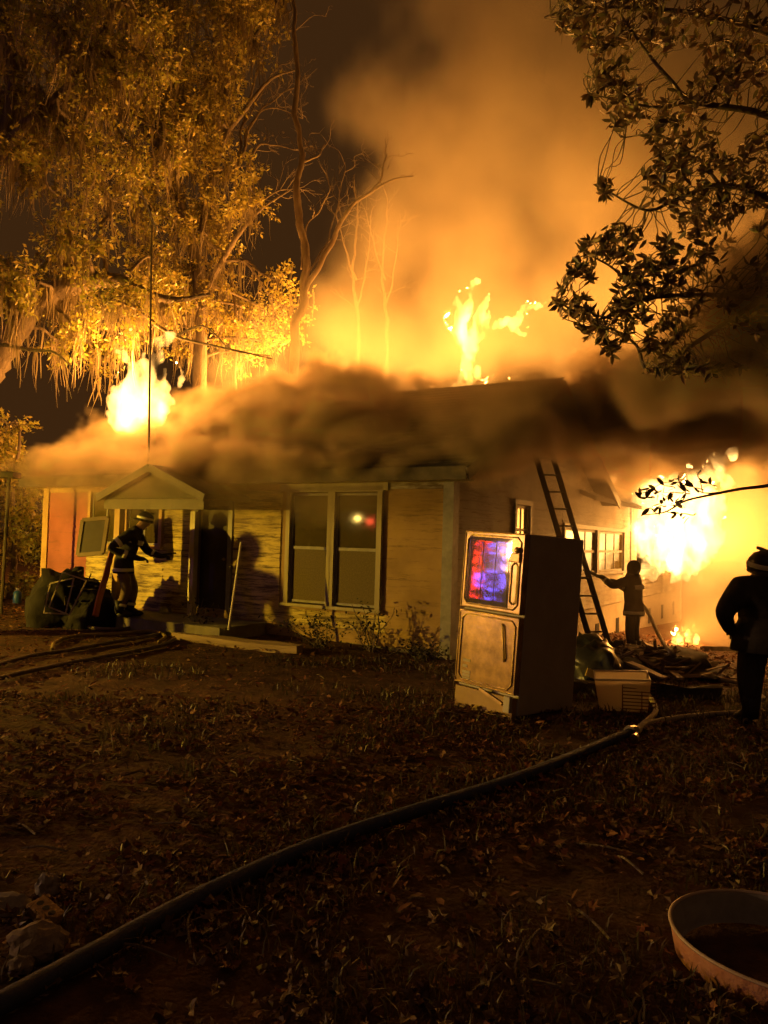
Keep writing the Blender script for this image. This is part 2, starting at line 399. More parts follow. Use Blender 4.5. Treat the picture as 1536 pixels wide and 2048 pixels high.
    n1 = 4; ww = (w1[1] - w1[0]) / 2
    window(w1[0] + .02, w1[0] + ww - .1, w1[2], w1[3], otrim, 2, 1); window(w1[0] + ww + .1, w1[1] - .02, w1[2], w1[3], otrim, 2, 1)
    window(s1[0], s1[1], s1[2], s1[3], wtrim, 2, 2, side=True, y=.0)
    k = (s2[1] - s2[0]) / 2
    window(s2[0], s2[0] + k - .09, s2[2], s2[3], wtrim, 3, 2, side=True); window(s2[0] + k + .09, s2[1], s2[2], s2[3], wtrim, 3, 2, side=True)
    # door in the dark bay
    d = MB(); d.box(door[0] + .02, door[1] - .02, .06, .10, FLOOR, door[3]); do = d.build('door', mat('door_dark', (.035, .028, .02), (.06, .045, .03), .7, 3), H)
    q = MB(); q.lathe([(.0, -.03), (.03, -.02), (.035, 0), (.03, .02), (0, .03)], 10, Matrix.Translation((door[1] - .12, .03, 1.25))); q.build('door_knob', mat('brass_old', (.3, .2, .08), rough=.35, metal=1), do)
    q = MB(); q.box(door[0] - .1, door[0], -.03, .06, FLOOR, door[3] + .1); q.box(door[1], door[1] + .1, -.03, .06, FLOOR, door[3] + .1); q.box(door[0], door[1], -.03, .06, door[3], door[3] + .1); q.build('door_frame', wtrim, do)
    # roof
    ov = .38; sl = (ridge - EAVE) / (HD / 2); th = .12; x0, x1 = L - .35, .42
    roofm = mat('roof_shingle', (.022, .018, .015), (.055, .045, .036), .9, 5, bump=.8, bscale=26, stretch=(.6, 3, 1))
    b = MB(); e0 = EAVE - ov * sl + .06
    b.add([(x0, -ov, e0), (x1, -ov, e0), (x1, HD / 2, ridge), (x0, HD / 2, ridge), (x0, -ov, e0 + th), (x1, -ov, e0 + th), (x1, HD / 2, ridge + th), (x0, HD / 2, ridge + th)],
          [(0, 3, 2, 1), (4, 5, 6, 7), (0, 1, 5, 4), (2, 3, 7, 6), (0, 4, 7, 3), (1, 2, 6, 5)])
    rf = b.build('roof', roofm, H)
    b = MB(); b.add([(x0, HD / 2 + .002, ridge), (x1, HD / 2 + .002, ridge), (x1, HD + ov, e0), (x0, HD + ov, e0), (x0, HD / 2 + .002, ridge + th), (x1, HD / 2 + .002, ridge + th), (x1, HD + ov, e0 + th), (x0, HD + ov, e0 + th)],
          [(0, 3, 2, 1), (4, 5, 6, 7), (0, 1, 5, 4), (2, 3, 7, 6), (0, 4, 7, 3), (1, 2, 6, 5)])
    b.build('rear_slope', roofm, rf)
    nrow = 24
    for i in range(nrow):          # shingle courses step up the front slope
        y = -ov + (HD / 2 + ov) * i / nrow; z = e0 + th + (y + ov) * sl; dy = (HD / 2 + ov) / nrow
        q = MB(); q.add([(x0, y, z + .022), (x1, y, z + .022), (x1, y + dy, z + dy * sl + .004), (x0, y + dy, z + dy * sl + .004), (x0, y, z), (x1, y, z)], [(0, 1, 2, 3), (4, 5, 1, 0)])
        q.build('shingle_course', roofm, rf)
    b = MB(); b.box(x0, x1 - .02, -ov - .03, -ov - .003, e0 - .06, e0 + th + .01); b.build('fascia', mat('fascia_paint', (.05, .038, .026), (.10, .075, .05), .7, 4), rf)
    b = MB(); b.bar((x1 - .01, -ov, e0 + .02), (x1 - .01, HD / 2, ridge + .02), .03, .18); b.bar((x1 - .01, HD / 2, ridge + .02), (x1 - .01, HD + ov, e0 + .02), .03, .18); b.build('rake_board', wtrim, rf)
    b = MB(); b.box(L - .3, .35, -ov, .0, e0 - .06, e0 - .03); b.build('soffit', trim, rf)
    # rear wing roof
    wr = 4.1; b = MB(); a0, a1 = HD - 1.5, HS + .3
    b.add([(.35, a0, EAVE - .1), (.35, a1, EAVE - .1), (-3, a1, wr), (-3, a0, wr), (.35, a0, EAVE), (.35, a1, EAVE), (-3, a1, wr + .1), (-3, a0, wr + .1)], [(3, 2, 1, 0), (4, 5, 6, 7), (0, 1, 5, 4), (1, 2, 6, 5), (2, 3, 7, 6), (3, 0, 4, 7)])
    b.add([(-3.01, a0, wr), (-3.01, a1, wr), (-6.35, a1, EAVE - .1), (-6.35, a0, EAVE - .1), (-3.01, a0, wr + .1), (-3.01, a1, wr + .1), (-6.35, a1, EAVE), (-6.35, a0, EAVE)], [(3, 2, 1, 0), (4, 5, 6, 7), (0, 1, 5, 4), (1, 2, 6, 5), (2, 3, 7, 6), (3, 0, 4, 7)])
    b.build('wing_roof', roofm, H)
    # gabled porch hood over the entrance
    PD = -1.0; lx, lz = on_front(205, 1000, PD); rx, rz = on_front(420, 998, PD); ax, az = on_front(312, 940, PD)
    pz = (lz + rz) / 2; mx_ = (lx + rx) / 2
    P = MB(); t = .09
    for (xa, xb) in ((lx, mx_), (rx, mx_)):
        P.add([(xa, PD - .12, pz), (xb, PD - .12, az), (xb, .0, az), (xa, .0, pz), (xa, PD - .12, pz + t), (xb, PD - .12, az + t), (xb, .0, az + t), (xa, .0, pz + t)],
              [(0, 1, 2, 3), (7, 6, 5, 4), (0, 4, 5, 1), (1, 5, 6, 2), (2, 6, 7, 3), (3, 7, 4, 0)])
    po = P.build('porch_roof', roofm, H)
    q = MB(); q.bar((lx, PD - .135, pz + .02), (mx_, PD - .135, az + .03), .03, .13); q.bar((mx_, PD - .135, az + .03), (rx, PD - .135, pz + .02), .03, .13); q.build('rake_board', mat('porch_trim', (.08, .062, .032), (.13, .10, .052), .6, 5), po)
    q = MB(); q.add([(lx + .15, PD, pz + .02), (rx - .15, PD, pz + .02), (mx_, PD, az - .02), (lx + .15, PD + .04, pz + .02), (rx - .15, PD + .04, pz + .02), (mx_, PD + .04, az - .02)], [(0, 1, 2), (3, 5, 4), (0, 3, 4, 1), (1, 4, 5, 2), (2, 5, 3, 0)])
    q.build('gable_panel', mat('gable_paint', (.065, .052, .028), (.10, .08, .045), .7, 5), po)
    q = MB(); q.box(lx + .1, rx - .1, PD - .04, PD + .08, pz - .17, pz + .01); q.build('porch_beam', mat('porch_beam_paint', (.09, .07, .037), (.13, .10, .055), .6, 5), po)
    a = on_front(236, 1050, PD)[0]; q = MB(); q.box(a - .07, a + .07, PD - .03, PD + .09, .1, pz - .171); q.build('porch_post', otrim, po)
    a = on_front(384, 1050, PD + .85)[0]; q = MB(); q.box(a - .06, a + .06, -.14, -.03, .2, pz - .171); q.build('porch_post', mat('post_cream', (.62, .54, .36), (.7, .62, .44), .55, 4), po)
    st = MB(); st.box(lx + .1, rx + .5, PD - .2, -.04, -.15, .2); st.build('stoop', mat('stoop_concrete', (.16, .14, .12), (.25, .22, .18), .9, 3, bump=.4), H)
    return H, dict(w1=w1, w2=w2, s1=s1, s2=s2, s3=s3, s4=s4, ridge=ridge)
HOUSE, HP = build_house()
def hw(x, y, z): return HM @ Vector((x, y, z))
# ------------------------------------------------------------------ fire
def flame_mat(name, rgb, strength):
    """glowing gas: only emission inside the flame's body, streaked upwards"""
    m = bpy.data.materials.new(name); m.use_nodes = True; nt = m.node_tree; nt.nodes.clear()
    o = nt.nodes.new('ShaderNodeOutputMaterial'); e = nt.nodes.new('ShaderNodeEmission'); e.inputs['Color'].default_value = tuple(rgb) + (1,)
    tc = nt.nodes.new('ShaderNodeTexCoord'); mp = nt.nodes.new('ShaderNodeMapping'); mp.inputs['Scale'].default_value = (1, 1, .42); n = nt.nodes.new('ShaderNodeTexNoise'); n.inputs['Scale'].default_value = 2.6; n.inputs['Detail'].default_value = 4; n.inputs['Distortion'].default_value = .7
    r = nt.nodes.new('ShaderNodeMapRange'); r.inputs['From Min'].default_value = .36; r.inputs['From Max'].default_value = .64; r.inputs['To Min'].default_value = .04 * strength; r.inputs['To Max'].default_value = 1.9 * strength
    nt.links.new(tc.outputs['Object'], mp.inputs['Vector']); nt.links.new(mp.outputs[0], n.inputs['Vector']); nt.links.new(n.outputs['Fac'], r.inputs['Value']); nt.links.new(r.outputs[0], e.inputs['Strength'])
    nt.links.new(e.outputs[0], o.inputs['Volume']); m.cycles.volume_step_rate = .12; return m
FLAME = flame_mat('flame_gas', (1, .42, .08), 9)
FLAME_BIG = flame_mat('flame_gas_big', (1, .52, .14), 2.6)
FLAME_LEFT = flame_mat('flame_gas_left', (1, .46, .10), 6.5)
FLAME_THIN = flame_mat('flame_gas_thin', (1, .43, .075), 9)
def eval_mesh(o):
    dg = bpy.context.evaluated_depsgraph_get(); dg.update(); me = bpy.data.meshes.new_from_object(o.evaluated_get(dg)); return me
def fire(name, label, tongues, m, voxel=.05, rough=.1, seed=1, light=None, cat='fire', rad=.5, licks=5):
    """tongues: (list of points, max radius)"""
    b = MB(); rr = random.Random(seed)
    extra = []
    for pts, r in tongues:
        P = spline(pts, 5)
        for k in range(licks):
            p = P[rr.randrange(len(P))] + Vector((rr.gauss(0, .38), rr.gauss(0, .25), rr.gauss(0, .3))) * r; L = rr.uniform(.8, 2.2) * r + .12
            w1 = Vector((rr.gauss(.1, .35), rr.gauss(0, .2), rr.uniform(.5, 1))) * L * .5; extra.append(([p, p + w1, p + w1 + Vector((rr.gauss(.1, .5), rr.gauss(0, .2), rr.uniform(.3, 1))) * L * .5], max(.035, r * rr.uniform(.12, .30))))
    for pts, r in list(tongues) + extra:
        P = spline(pts, 5); n = len(P)
        b.tube(P, [max(.012, r * (math.sin(math.pi * min(1, .12 + .88 * (i / (n - 1))) ** .75)) * (1 - .35 * i / n) * rr.uniform(.8, 1.2)) for i in range(n)], 8)
    o = b.build(name, m); md = o.modifiers.new('r', 'REMESH'); md.mode = 'VOXEL'; md.voxel_size = voxel
    me = eval_mesh(o); old = o.data; o.modifiers.clear()
    co = np.empty(len(me.vertices) * 3, np.float32); me.vertices.foreach_get('co', co); co = co.reshape(-1, 3)
    nrm = np.empty(len(me.vertices) * 3, np.float32); me.vertices.foreach_get('normal', nrm); nrm = nrm.reshape(-1, 3)
    off = np.array([mnoise.fractal(Vector(c) * Vector((1, 1, .55)) * 2.6 + Vector((seed, 0, 0)), 1.0, 2.0, 4) if False else mnoise.fractal(Vector((c[0] * 3.4 + seed + .5 * math.sin(c[2] * 3), c[1] * 3.4, c[2] * 1.3)), .7, 2.2, 5) for c in co])
    co = co + nrm * (off * rough * 2)[:, None]; me.vertices.foreach_set('co', co.ravel().astype(np.float32)); me.update()
    me.materials.clear(); me.materials.append(m); o.data = me; bpy.data.meshes.remove(old)
    tag(o, label, cat)
    for k, (loc, watts) in enumerate(light or []):
        l = bpy.data.lights.new('fire_glow', 'POINT'); l.energy = watts; l.color = (1, .385, .058); l.shadow_soft_size = rad
        lo = bpy.data.objects.new('fire_glow', l); COL.objects.link(lo); lo.location = loc
    return o
# fire bursting through the left end of the roof
d = 16.2
fire('roof_fire', 'white-hot flames bursting through the left end of the roof', [
    ([px(250, 860, d), px(262, 800, d), px(285, 745, d), px(312, 712, d)], .42), ([px(285, 850, d), px(305, 800, d), px(322, 770, d), px(335, 745, d)], .40),
    ([px(240, 850, d), px(240, 815, d), px(232, 785, d), px(224, 762, d)], .20), ([px(300, 840, d), px(322, 815, d), px(332, 795, d), px(331, 765, d)], .25),
    ([px(270, 850, d), px(280, 790, d), px(300, 735, d), px(308, 700, d)], .32), ([px(230, 852, d), px(228, 838, d), px(222, 830, d), px(218, 822, d)], .12)], FLAME_LEFT, .04, .06, 3,
    [(px(262, 730, 16.9), 560)], rad=.4)
d = 19.0
fire('ridge_fire', 'ragged yellow flames leaping above the ridge inside the smoke', [
    ([px(925, 745, d), px(938, 700, d), px(922, 655, d), px(935, 615, d), px(945, 585, d)], .20), ([px(935, 700, d), px(955, 660, d), px(965, 620, d), px(980, 585, d)], .15),
    ([px(920, 690, d), px(905, 665, d), px(893, 650, d), px(890, 640, d)], .11), ([px(945, 680, d), px(965, 665, d), px(975, 640, d), px(978, 610, d)], .10),
    ([px(915, 640, d), px(918, 615, d), px(912, 598, d), px(918, 585, d)], .10), ([px(960, 735, d), px(950, 750, d), px(975, 765, d), px(1000, 770, d)], .07), ([px(925, 790, d), px(940, 765, d), px(928, 735, d), px(936, 700, d)], .10)], FLAME_THIN, .035, .06, 5)
fire('ridge_fire', 'thin wisp of flame trailing right of the main ridge flames', [
    ([px(985, 655, d), px(1005, 645, d), px(1020, 640, d), px(1035, 648, d)], .11), ([px(1020, 655, d), px(1040, 640, d), px(1050, 625, d), px(1055, 612, d)], .13),
    ([px(1045, 625, d), px(1060, 612, d), px(1075, 615, d), px(1090, 610, d)], .11), ([px(1030, 660, d), px(1045, 668, d), px(1052, 665, d), px(1055, 655, d)], .08)], FLAME_THIN, .035, .06, 8)
# fire in the open roof behind the ridge: lights the column; rear-left and wing flames are added, unseen
fire('attic_fire', 'flames inside the open roof behind the ridge', [
    ([hw(-4.5, 6.5, 3.6), hw(-4.3, 6.4, 4.6), hw(-4.2, 6.2, 5.6)], .8), ([hw(-2.6, 6.6, 3.6), hw(-2.5, 6.5, 4.6), hw(-2.2, 6.4, 5.4)], .8), ([hw(-2.2, 13.5, 3.4), hw(-2.2, 13.5, 4.3), hw(-2.0, 13.4, 5.2)], .8), ([hw(-8.6, 7.6, 3.4), hw(-8.6, 7.6, 4.3), hw(-8.5, 7.5, 5.0)], .6)], FLAME, .12, .12, 9,
    [(hw(-9.0, 7.7, 4.9), 4600), (hw(-4.0, 9.5, 4.6), 500), (hw(-2.2, 13.5, 4.8), 1300), (px(1045, 640, 20.3), 200)], rad=1.2)  # rear-left and wing lights added to brighten the trees and right-hand smoke
# fire bursting out of the side windows
d = 21.0
fire('window_fire', 'huge white-hot fireball bursting from the side wall windows', [
    ([px(1290, 1010, d), px(1320, 1000, d), px(1370, 985, d), px(1430, 975, d)], .75), ([px(1300, 1110, d), px(1320, 1060, d), px(1350, 1010, d), px(1395, 965, d)], .95),
    ([px(1325, 1120, d), px(1370, 1080, d), px(1410, 1040, d), px(1440, 1000, d)], .95), ([px(1310, 1090, d), px(1300, 1050, d), px(1280, 1000, d), px(1268, 965, d)], .40),
    ([px(1340, 1060, d), px(1390, 1010, d), px(1400, 970, d), px(1420, 950, d)], .8), ([px(1315, 1120, d), px(1310, 1105, d), px(1305, 1085, d), px(1300, 1060, d)], .4)], FLAME_BIG, .06, .15, 11,
    [(px(1430, 1060, 19.6), 520), (px(1450, 940, 25.5), 1100)], rad=.9)  # second light is added behind the flames to brighten the smoke
y4 = hw(.12, 16.7, 1.4)
fire('window_fire', 'small bright flame in the lower side window below the fireball', [([hw(.1, 16.4, .9), hw(.2, 16.5, 1.4), hw(.25, 16.6, 2.1)], .32), ([hw(.1, 16.9, 1.0), hw(.2, 17, 1.5), hw(.2, 17, 2.0)], .28)], FLAME, .06, .06, 13)
def gfire(u, v, h, w, label, seed, d=None):
    p = ground_pt(u, v); s = Vector((0, 0, 1)); sc = (p - CM.translation).length / FPX
    fire('ground_fire', label, [([p + Vector((0, 0, -.05)), p + s * h * .5 * sc + Vector((.3 * w * sc, 0, 0)), p + s * h * sc], w * .5 * sc),
        ([p + Vector((w * .5 * sc, 0, -.05)), p + Vector((w * .6 * sc, 0, h * .35 * sc)), p + Vector((w * .7 * sc, 0, h * .6 * sc))], w * .34 * sc)], FLAME, .025, .03, seed, [(p + s * .3, 25)], rad=.1)
FLAME_G = FLAME
gfire(1348, 1288, 30, 22, 'small ground flame burning right of the standing hose man', 21)
gfire(1374, 1284, 15, 9, 'tiny ground flame, middle of the three in the debris', 22)
gfire(1389, 1288, 12, 8, 'tiny ground flame, rightmost of the three in the debris', 23)
# ------------------------------------------------------------------ trees
BARK = mat('bark', (.13, .10, .075), (.24, .19, .14), .9, 4, bump=1.0, bscale=14, stretch=(3, 3, .5))
BARK2 = mat('bark_pale', (.17, .125, .08), (.25, .19, .12), .85, 5, bump=.7, bscale=18, stretch=(3, 3, .5))
OAKLEAF = leafmat('oak_leaves', [(.28, .28, .05), (.38, .37, .06), (.50, .42, .08), (.30, .34, .05), (.54, .40, .09), (.36, .31, .08)], .4)
TANLEAF = leafmat('autumn_leaves', [(.42, .38, .08), (.54, .43, .10), (.38, .38, .08), (.58, .45, .12), (.48, .42, .08)], .4)
MOSS = leafmat('spanish_moss', [(.26, .21, .12), (.34, .27, .16), (.21, .17, .10)], .9, .3)
MAGLEAF = leafmat('magnolia_leaves', [(.15, .11, .05), (.20, .14, .07), (.13, .13, .05), (.26, .15, .08), (.17, .14, .07), (.30, .19, .11)], .38, .18)
def twig_path(a, b, sag, rr, n=5):
    a = Vector(a); b = Vector(b); k = (b - a).length; j = Vector((rr.gauss(0, 1), rr.gauss(0, 1), rr.gauss(0, 1))) * k * .09
    return spline([a, a.lerp(b, .35) + j + Vector((0, 0, sag * k)), a.lerp(b, .7) - j * .5 + Vector((0, 0, sag * k * .7)), b], max(2, n // 2))
def leaves_mesh(name, P, D, size, tv, tf, m, parent, r, kind=True):
    n = len(P); M = frame_mats(np.asarray(D, float), r=r) * (r.uniform(.6, 1.25, n) * size)[:, None, None]
    V, F = scatter(tv, tf, np.asarray(P), M); o = np_mesh(name, V, F, m, parent)
    if kind: o['kind'] = 'stuff'
    return o
def moss_mesh(name, anchors, r, parent, lmin, lmax, w=.018):
    V = []; F = []
    for a in anchors:
        L = r.uniform(lmin, lmax); n = 4; ang = r.uniform(0, math.pi); dx, dy = math.cos(ang), math.sin(ang); dr = r.normal(0, .12, 2)
        for s in range(int(r.integers(1, 4))):
            b = len(V); o = r.normal(0, .035, 2); l2 = L * r.uniform(.5, 1.1)
            for i in range(n + 1):
                t = i / n; ww = w * (1 - t * .85) * (1 + .5 * math.sin(7 * t + b)); wob = .03 * math.sin(5 * t + b * .7)
                c = (a[0] + o[0] + dr[0] * t * t + wob, a[1] + o[1] + dr[1] * t * t, a[2] - t * l2)
                V.append((c[0] - dx * ww, c[1] - dy * ww, c[2])); V.append((c[0] + dx * ww, c[1] + dy * ww, c[2]))
            for i in range(n): F.append((b + 2 * i, b + 2 * i + 1, b + 2 * i + 3, b + 2 * i + 2))
    o = np_mesh(name, np.array(V), np.array(F), MOSS, parent); o['kind'] = 'stuff'; return o
def in_poly(u, v, poly):
    c = False; j = len(poly) - 1
    for i in range(len(poly)):
        (x1, y1), (x2, y2) = poly[i], poly[j]
        if (y1 > v) != (y2 > v) and u < (x2 - x1) * (v - y1) / (y2 - y1) + x1: c = not c
        j = i
    return c
def crown_tree(name, label, base, limbs, clusters, seed, leaf, bark, leafsize=.10, twigs=11, per=16, moss=True, gap=.0, trunk_r=.3, ends=.9, mosslen=(.3, 1.3), group=None):
    """limbs: list of (points, r0, r1); clusters: (centre, radius)"""
    rr = random.Random(seed); r = np.random.default_rng(seed); T = empty(name, base); tag(T, label, 'tree', group)
    inv = Matrix.Translation(-Vector(base)); tr = MB(); nodes = []
    for k, (pts, r0, r1) in enumerate(limbs):
        P = spline(pts, 8); n = len(P); rad = [r0 + (r1 - r0) * (i / (n - 1)) ** .8 for i in range(n)]
        P = [p + Vector((rr.gauss(0, 1), rr.gauss(0, 1), rr.gauss(0, 1))) * rad[i] * .07 for i, p in enumerate(P)]
        b = MB(); b.tube([inv @ p for p in P], rad, 9); b.build('trunk' if k == 0 else 'limb', bark, T, True)
        nodes += [(P[i], rad[i]) for i in range(2, n)]
    br = MB(); LP = []; LD = []; MA = []
    for c, cr in clusters:
        c = Vector(c); q = min(nodes, key=lambda t: (t[0] - c).length); rad = min(q[1] * .6, .05)
        path = twig_path(q[0], c, .08, rr, 10); br.tube([inv @ p for p in path], [rad * (1 - .75 * i / (len(path) - 1)) + .006 for i in range(len(path))], 5, False)
        if moss: MA += [tuple(inv @ p) for p in path[::2] for _ in range(2)]
        for t in range(twigs):
            v = Vector((rr.gauss(0, 1), rr.gauss(0, 1), rr.gauss(0, .75))); v = v.normalized() * cr * rr.uniform(.55, 1.15)
            s = path[-1 - rr.randrange(min(4, len(path)))]; e = c + v; tp = twig_path(s, e, .02, rr, 6)
            br.tube([inv @ p for p in tp], [.012 * (1 - .7 * i / (len(tp) - 1)) for i in range(len(tp))], 3, False)
            for k in range(per):
                f = rr.uniform(.3, 1.0) * (len(tp) - 1); i = min(int(f), len(tp) - 2); p = tp[i].lerp(tp[i + 1], f - i) + Vector((rr.gauss(0, 1), rr.gauss(0, 1), rr.gauss(0, 1))) * .07
                LP.append(tuple(inv @ p)); dd = v.normalized() * .5 + Vector((rr.gauss(0, 1), rr.gauss(0, 1), rr.gauss(-.3, 1))) * .8; LD.append(tuple(dd))
            if moss and rr.random() < .7: 
                for _ in range(2): MA.append(tuple(inv @ tp[rr.randrange(1, len(tp))]))
    br.build('branches', bark, T, True)['kind'] = 'stuff'
    if LP: leaves_mesh('crown', LP, LD, leafsize, SMALL_V, SMALL_F, leaf, T, r)
    if moss and MA: moss_mesh('hanging_moss', MA, r, T, *mosslen)
    return T
def clusters_in(poly, n, d0, d1, r0, r1, seed, holes=()):
    rr = random.Random(seed); out = []; us = [p[0] for p in poly]; vs = [p[1] for p in poly]
    while len(out) < n:
        u = rr.uniform(min(us), max(us)); v = rr.uniform(min(vs), max(vs))
        if not in_poly(u, v, poly) or any((u - a) ** 2 / c ** 2 + (v - b) ** 2 / e ** 2 < 1 for a, b, c, e in holes): continue
        out.append((px(u, v, rr.uniform(d0, d1)), rr.uniform(r0, r1)))
    return out
d = 17.0
base = ground_pt(-170, 1225); base = Vector((-11.2, 17.2, 0))
crown_tree('oak_tree', 'big oak draped in grey moss, its thick limb reaching in from the left edge', base,
    [([base, base + Vector((.2, -.1, 2)), px(-60, 800, d), px(5, 700, d), px(70, 612, d), px(150, 570, d), px(235, 562, d), px(300, 590, d), px(350, 600, d), px(420, 588, d)], .48, .03),
     ([px(-60, 800, d), px(-70, 560, d), px(-15, 330, d), px(28, 190, d), px(12, 60, d), px(25, -80, d)], .28, .08),
     ([px(-15, 330, d), px(60, 240, d), px(140, 170, d), px(210, 60, d), px(240, -60, d)], .14, .05),
     ([px(235, 562, d), px(290, 630, 16.8), px(350, 672, 16.6), px(420, 690, 16.5), px(490, 705, 16.4), px(545, 718, 16.4)], .055, .012),
     ([px(350, 672, 16.6), px(400, 652, 16.5), px(430, 668, 16.4), px(465, 700, 16.4), px(540, 712, 16.3)], .03, .008),
     ([px(-60, 720, d), px(-10, 690, 16.5), px(60, 700, 16.3), px(110, 705, 16.2), px(150, 740, 16)], .07, .012)],
    clusters_in([(-120, -80), (330, -80), (350, 250), (330, 640), (200, 740), (120, 690), (-40, 640), (-120, 500)], 84, 15.6, 20, .55, 1.15, 31, [(20, 500, 75, 50), (60, 640, 90, 35), (0, 770, 160, 80), (250, 205, 22, 55)]), 41, OAKLEAF, BARK, .135, 12, 26)
d = 22.0; base = Vector((-5.6, 24.0, 0))
crown_tree('moss_tree', 'tall moss-hung tree behind the house with dense amber leaves', base,
    [([base, px(400, 760, d), px(392, 520, d), px(330, 330, d), px(272, 190, d), px(260, -60, d)], .24, .10),
     ([px(392, 520, d), px(330, 300, 21.5), px(300, 200, 21.5), px(320, 80, 21), px(360, -60, 21)], .16, .06),
     ([px(392, 520, d), px(440, 300, 22), px(490, 220, 22), px(540, 160, 22), px(590, 140, 22)], .13, .02),
     ([px(400, 600, d), px(470, 480, 21), px(520, 420, 21), px(580, 380, 21)], .10, .02),
     ([px(440, 300, d), px(460, 150, 22), px(520, 60, 22), px(585, 20, 22)], .10, .02)],
    clusters_in([(200, -80), (585, -80), (560, 60), (530, 180), (470, 260), (520, 420), (560, 470), (560, 560), (590, 620), (580, 690), (480, 715), (400, 700), (330, 760), (230, 690), (250, 300)], 96, 19.5, 25, .6, 1.25, 33, [(270, 215, 25, 50), (520, 240, 40, 40)]), 43, TANLEAF, BARK, .145, 12, 26)
# bare tree right of the leafy ones
def bare_tree(name, label, base, limbs, seed, bark, twigs=8, tl=.9, r=.012, group=None):
    rr = random.Random(seed); T = empty(name, base); tag(T, label, 'tree', group); inv = Matrix.Translation(-Vector(base)); tw = MB()
    for k, (pts, r0, r1) in enumerate(limbs):
        P = spline(pts, 8); n = len(P); rad = [r0 + (r1 - r0) * i / (n - 1) for i in range(n)]
        P = [p + Vector((mnoise.noise(p * 1.7), mnoise.noise(p * 1.7 + Vector((9, 0, 0))), 0)) * .12 for i, p in enumerate(P)]
        b = MB(); b.tube([inv @ p for p in P], [q * rr.uniform(.85, 1.15) for q in rad], 8); b.build('trunk' if k == 0 else 'limb', bark, T, True)
        for t in range(twigs):
            i = rr.randrange(n // 3, n); s = P[i]; e = s + Vector((rr.gauss(0, .6), rr.gauss(0, .5), abs(rr.gauss(.5, .4)))).normalized() * tl * rr.uniform(.4, 1.2)
            tp = twig_path(s, e, .05, rr, 6); tw.tube([inv @ p for p in tp], [r * (1 - .75 * j / (len(tp) - 1)) for j in range(len(tp))], 3, False)
            for q in range(4):
                s2 = tp[rr.randrange(2, len(tp))]; e2 = s2 + ((e - s).normalized() + Vector((rr.gauss(0, .6), rr.gauss(0, .6), rr.gauss(.2, .4)))).normalized() * tl * rr.uniform(.2, .5)
                tq = twig_path(s2, e2, .03, rr, 4); tw.tube([inv @ p for p in tq], [r * .45 * (1 - .6 * j / (len(tq) - 1)) for j in range(len(tq))], 3, False)
    tw.build('twigs', bark, T)['kind'] = 'stuff'; return T
d = 20.5; base = Vector((-2.4, 22, 0))
bare_tree('bare_tree', 'bare crooked tree with one orange limb reaching right over the smoke', base,
    [([base, px(585, 720, d), px(602, 610, d), px(612, 520, d), px(598, 440, d), px(594, 370, d), px(602, 320, d), px(592, 230, d), px(594, 120, d), px(585, 0, d), px(588, -60, d)], .13, .04),
     ([px(600, 600, d), px(640, 520, d), px(672, 462, d), px(705, 412, d), px(742, 385, d), px(780, 362, d), px(828, 352, d)], .085, .018),
     ([px(742, 385, d), px(760, 360, d), px(766, 330, d), px(772, 308, d)], .04, .012), ([px(602, 325, d), px(622, 316, d), px(642, 308, d), px(652, 288, d)], .035, .014),
     ([px(606, 560, d), px(640, 500, d), px(670, 440, d), px(690, 330, 20)], .03, .008), ([px(604, 540, d), px(612, 450, d), px(640, 420, d), px(660, 370, 20)], .028, .008)], 51, BARK2, 7, .8, .011)
for k, (u, v, dd, lab) in enumerate([(560, 330, 22.5, 'leafless tree with arching fine branches left of the crooked bare tree'), (712, 640, 27, 'thin bare sapling showing faintly through smoke right of the crooked tree'), (770, 660, 28, 'faint slender sapling in the smoke, right of the other sapling')]):
    if k == 0:
        b0 = Vector((px(470, 1000, dd).x, px(470, 1000, dd).y, 0))
        bare_tree('arching_tree', lab, b0, [([b0, px(470, 700, dd), px(460, 480, dd), px(470, 330, dd), px(500, 230, dd), px(560, 130, dd)], .06, .012),
            ([px(470, 330, dd), px(520, 230, dd), px(560, 190, dd), px(592, 175, dd)], .04, .01), ([px(465, 360, dd), px(500, 260, dd), px(545, 215, dd), px(600, 235, dd)], .04, .01), ([px(462, 420, dd), px(510, 300, dd), px(550, 290, dd), px(590, 300, dd)], .04, .01),
            ([px(470, 330, dd), px(510, 160, dd), px(550, 80, dd), px(595, 60, dd)], .04, .01), ([px(465, 450, dd), px(520, 400, dd), px(560, 380, dd), px(600, 390, dd)], .03, .008)], 60, BARK2, 9, 1.0, .011)
    else:
        b0 = Vector((px(u, 1000, dd).x, px(u, 1000, dd).y, 0))
        bare_tree('sapling', lab, b0, [([b0, px(u + 5, 700, dd), px(u - 6, 560, dd), px(u + 4, 430, dd), px(u - 8, 350, dd)], .09, .01), ([px(u, 620, dd), px(u + 25, 520, dd), px(u + 30, 430, dd)], .04, .008), ([px(u, 560, dd), px(u - 25, 480, dd), px(u - 40, 420, dd)], .04, .008)], 60 + k, BARK2, 8, 1.0, .011)
# hedge-like small tree at the left end of the house
base = ground_pt(20, 1195); base = Vector((px(20, 1200, 18.5).x, px(20, 1200, 18.5).y, 0))
crown_tree('small_tree', 'leafy small tree lit amber beside the left end of the house', base,
    [([base, px(30, 1100, 18.5), px(25, 980, 18.5), px(40, 880, 18.5), px(30, 840, 18.5)], .09, .02), ([px(28, 1050, 18.5), px(60, 960, 18.3), px(95, 950, 18.2)], .03, .01), ([px(25, 980, 18.5), px(-10, 920, 18.5), px(-30, 860, 18.5)], .03, .01)],
    clusters_in([(-60, 830), (20, 830), (70, 900), (80, 1000), (75, 1150), (60, 1185), (-60, 1190)], 34, 17.6, 20, .35, .6, 35), 45, OAKLEAF, BARK, .13, 11, 24, moss=False)

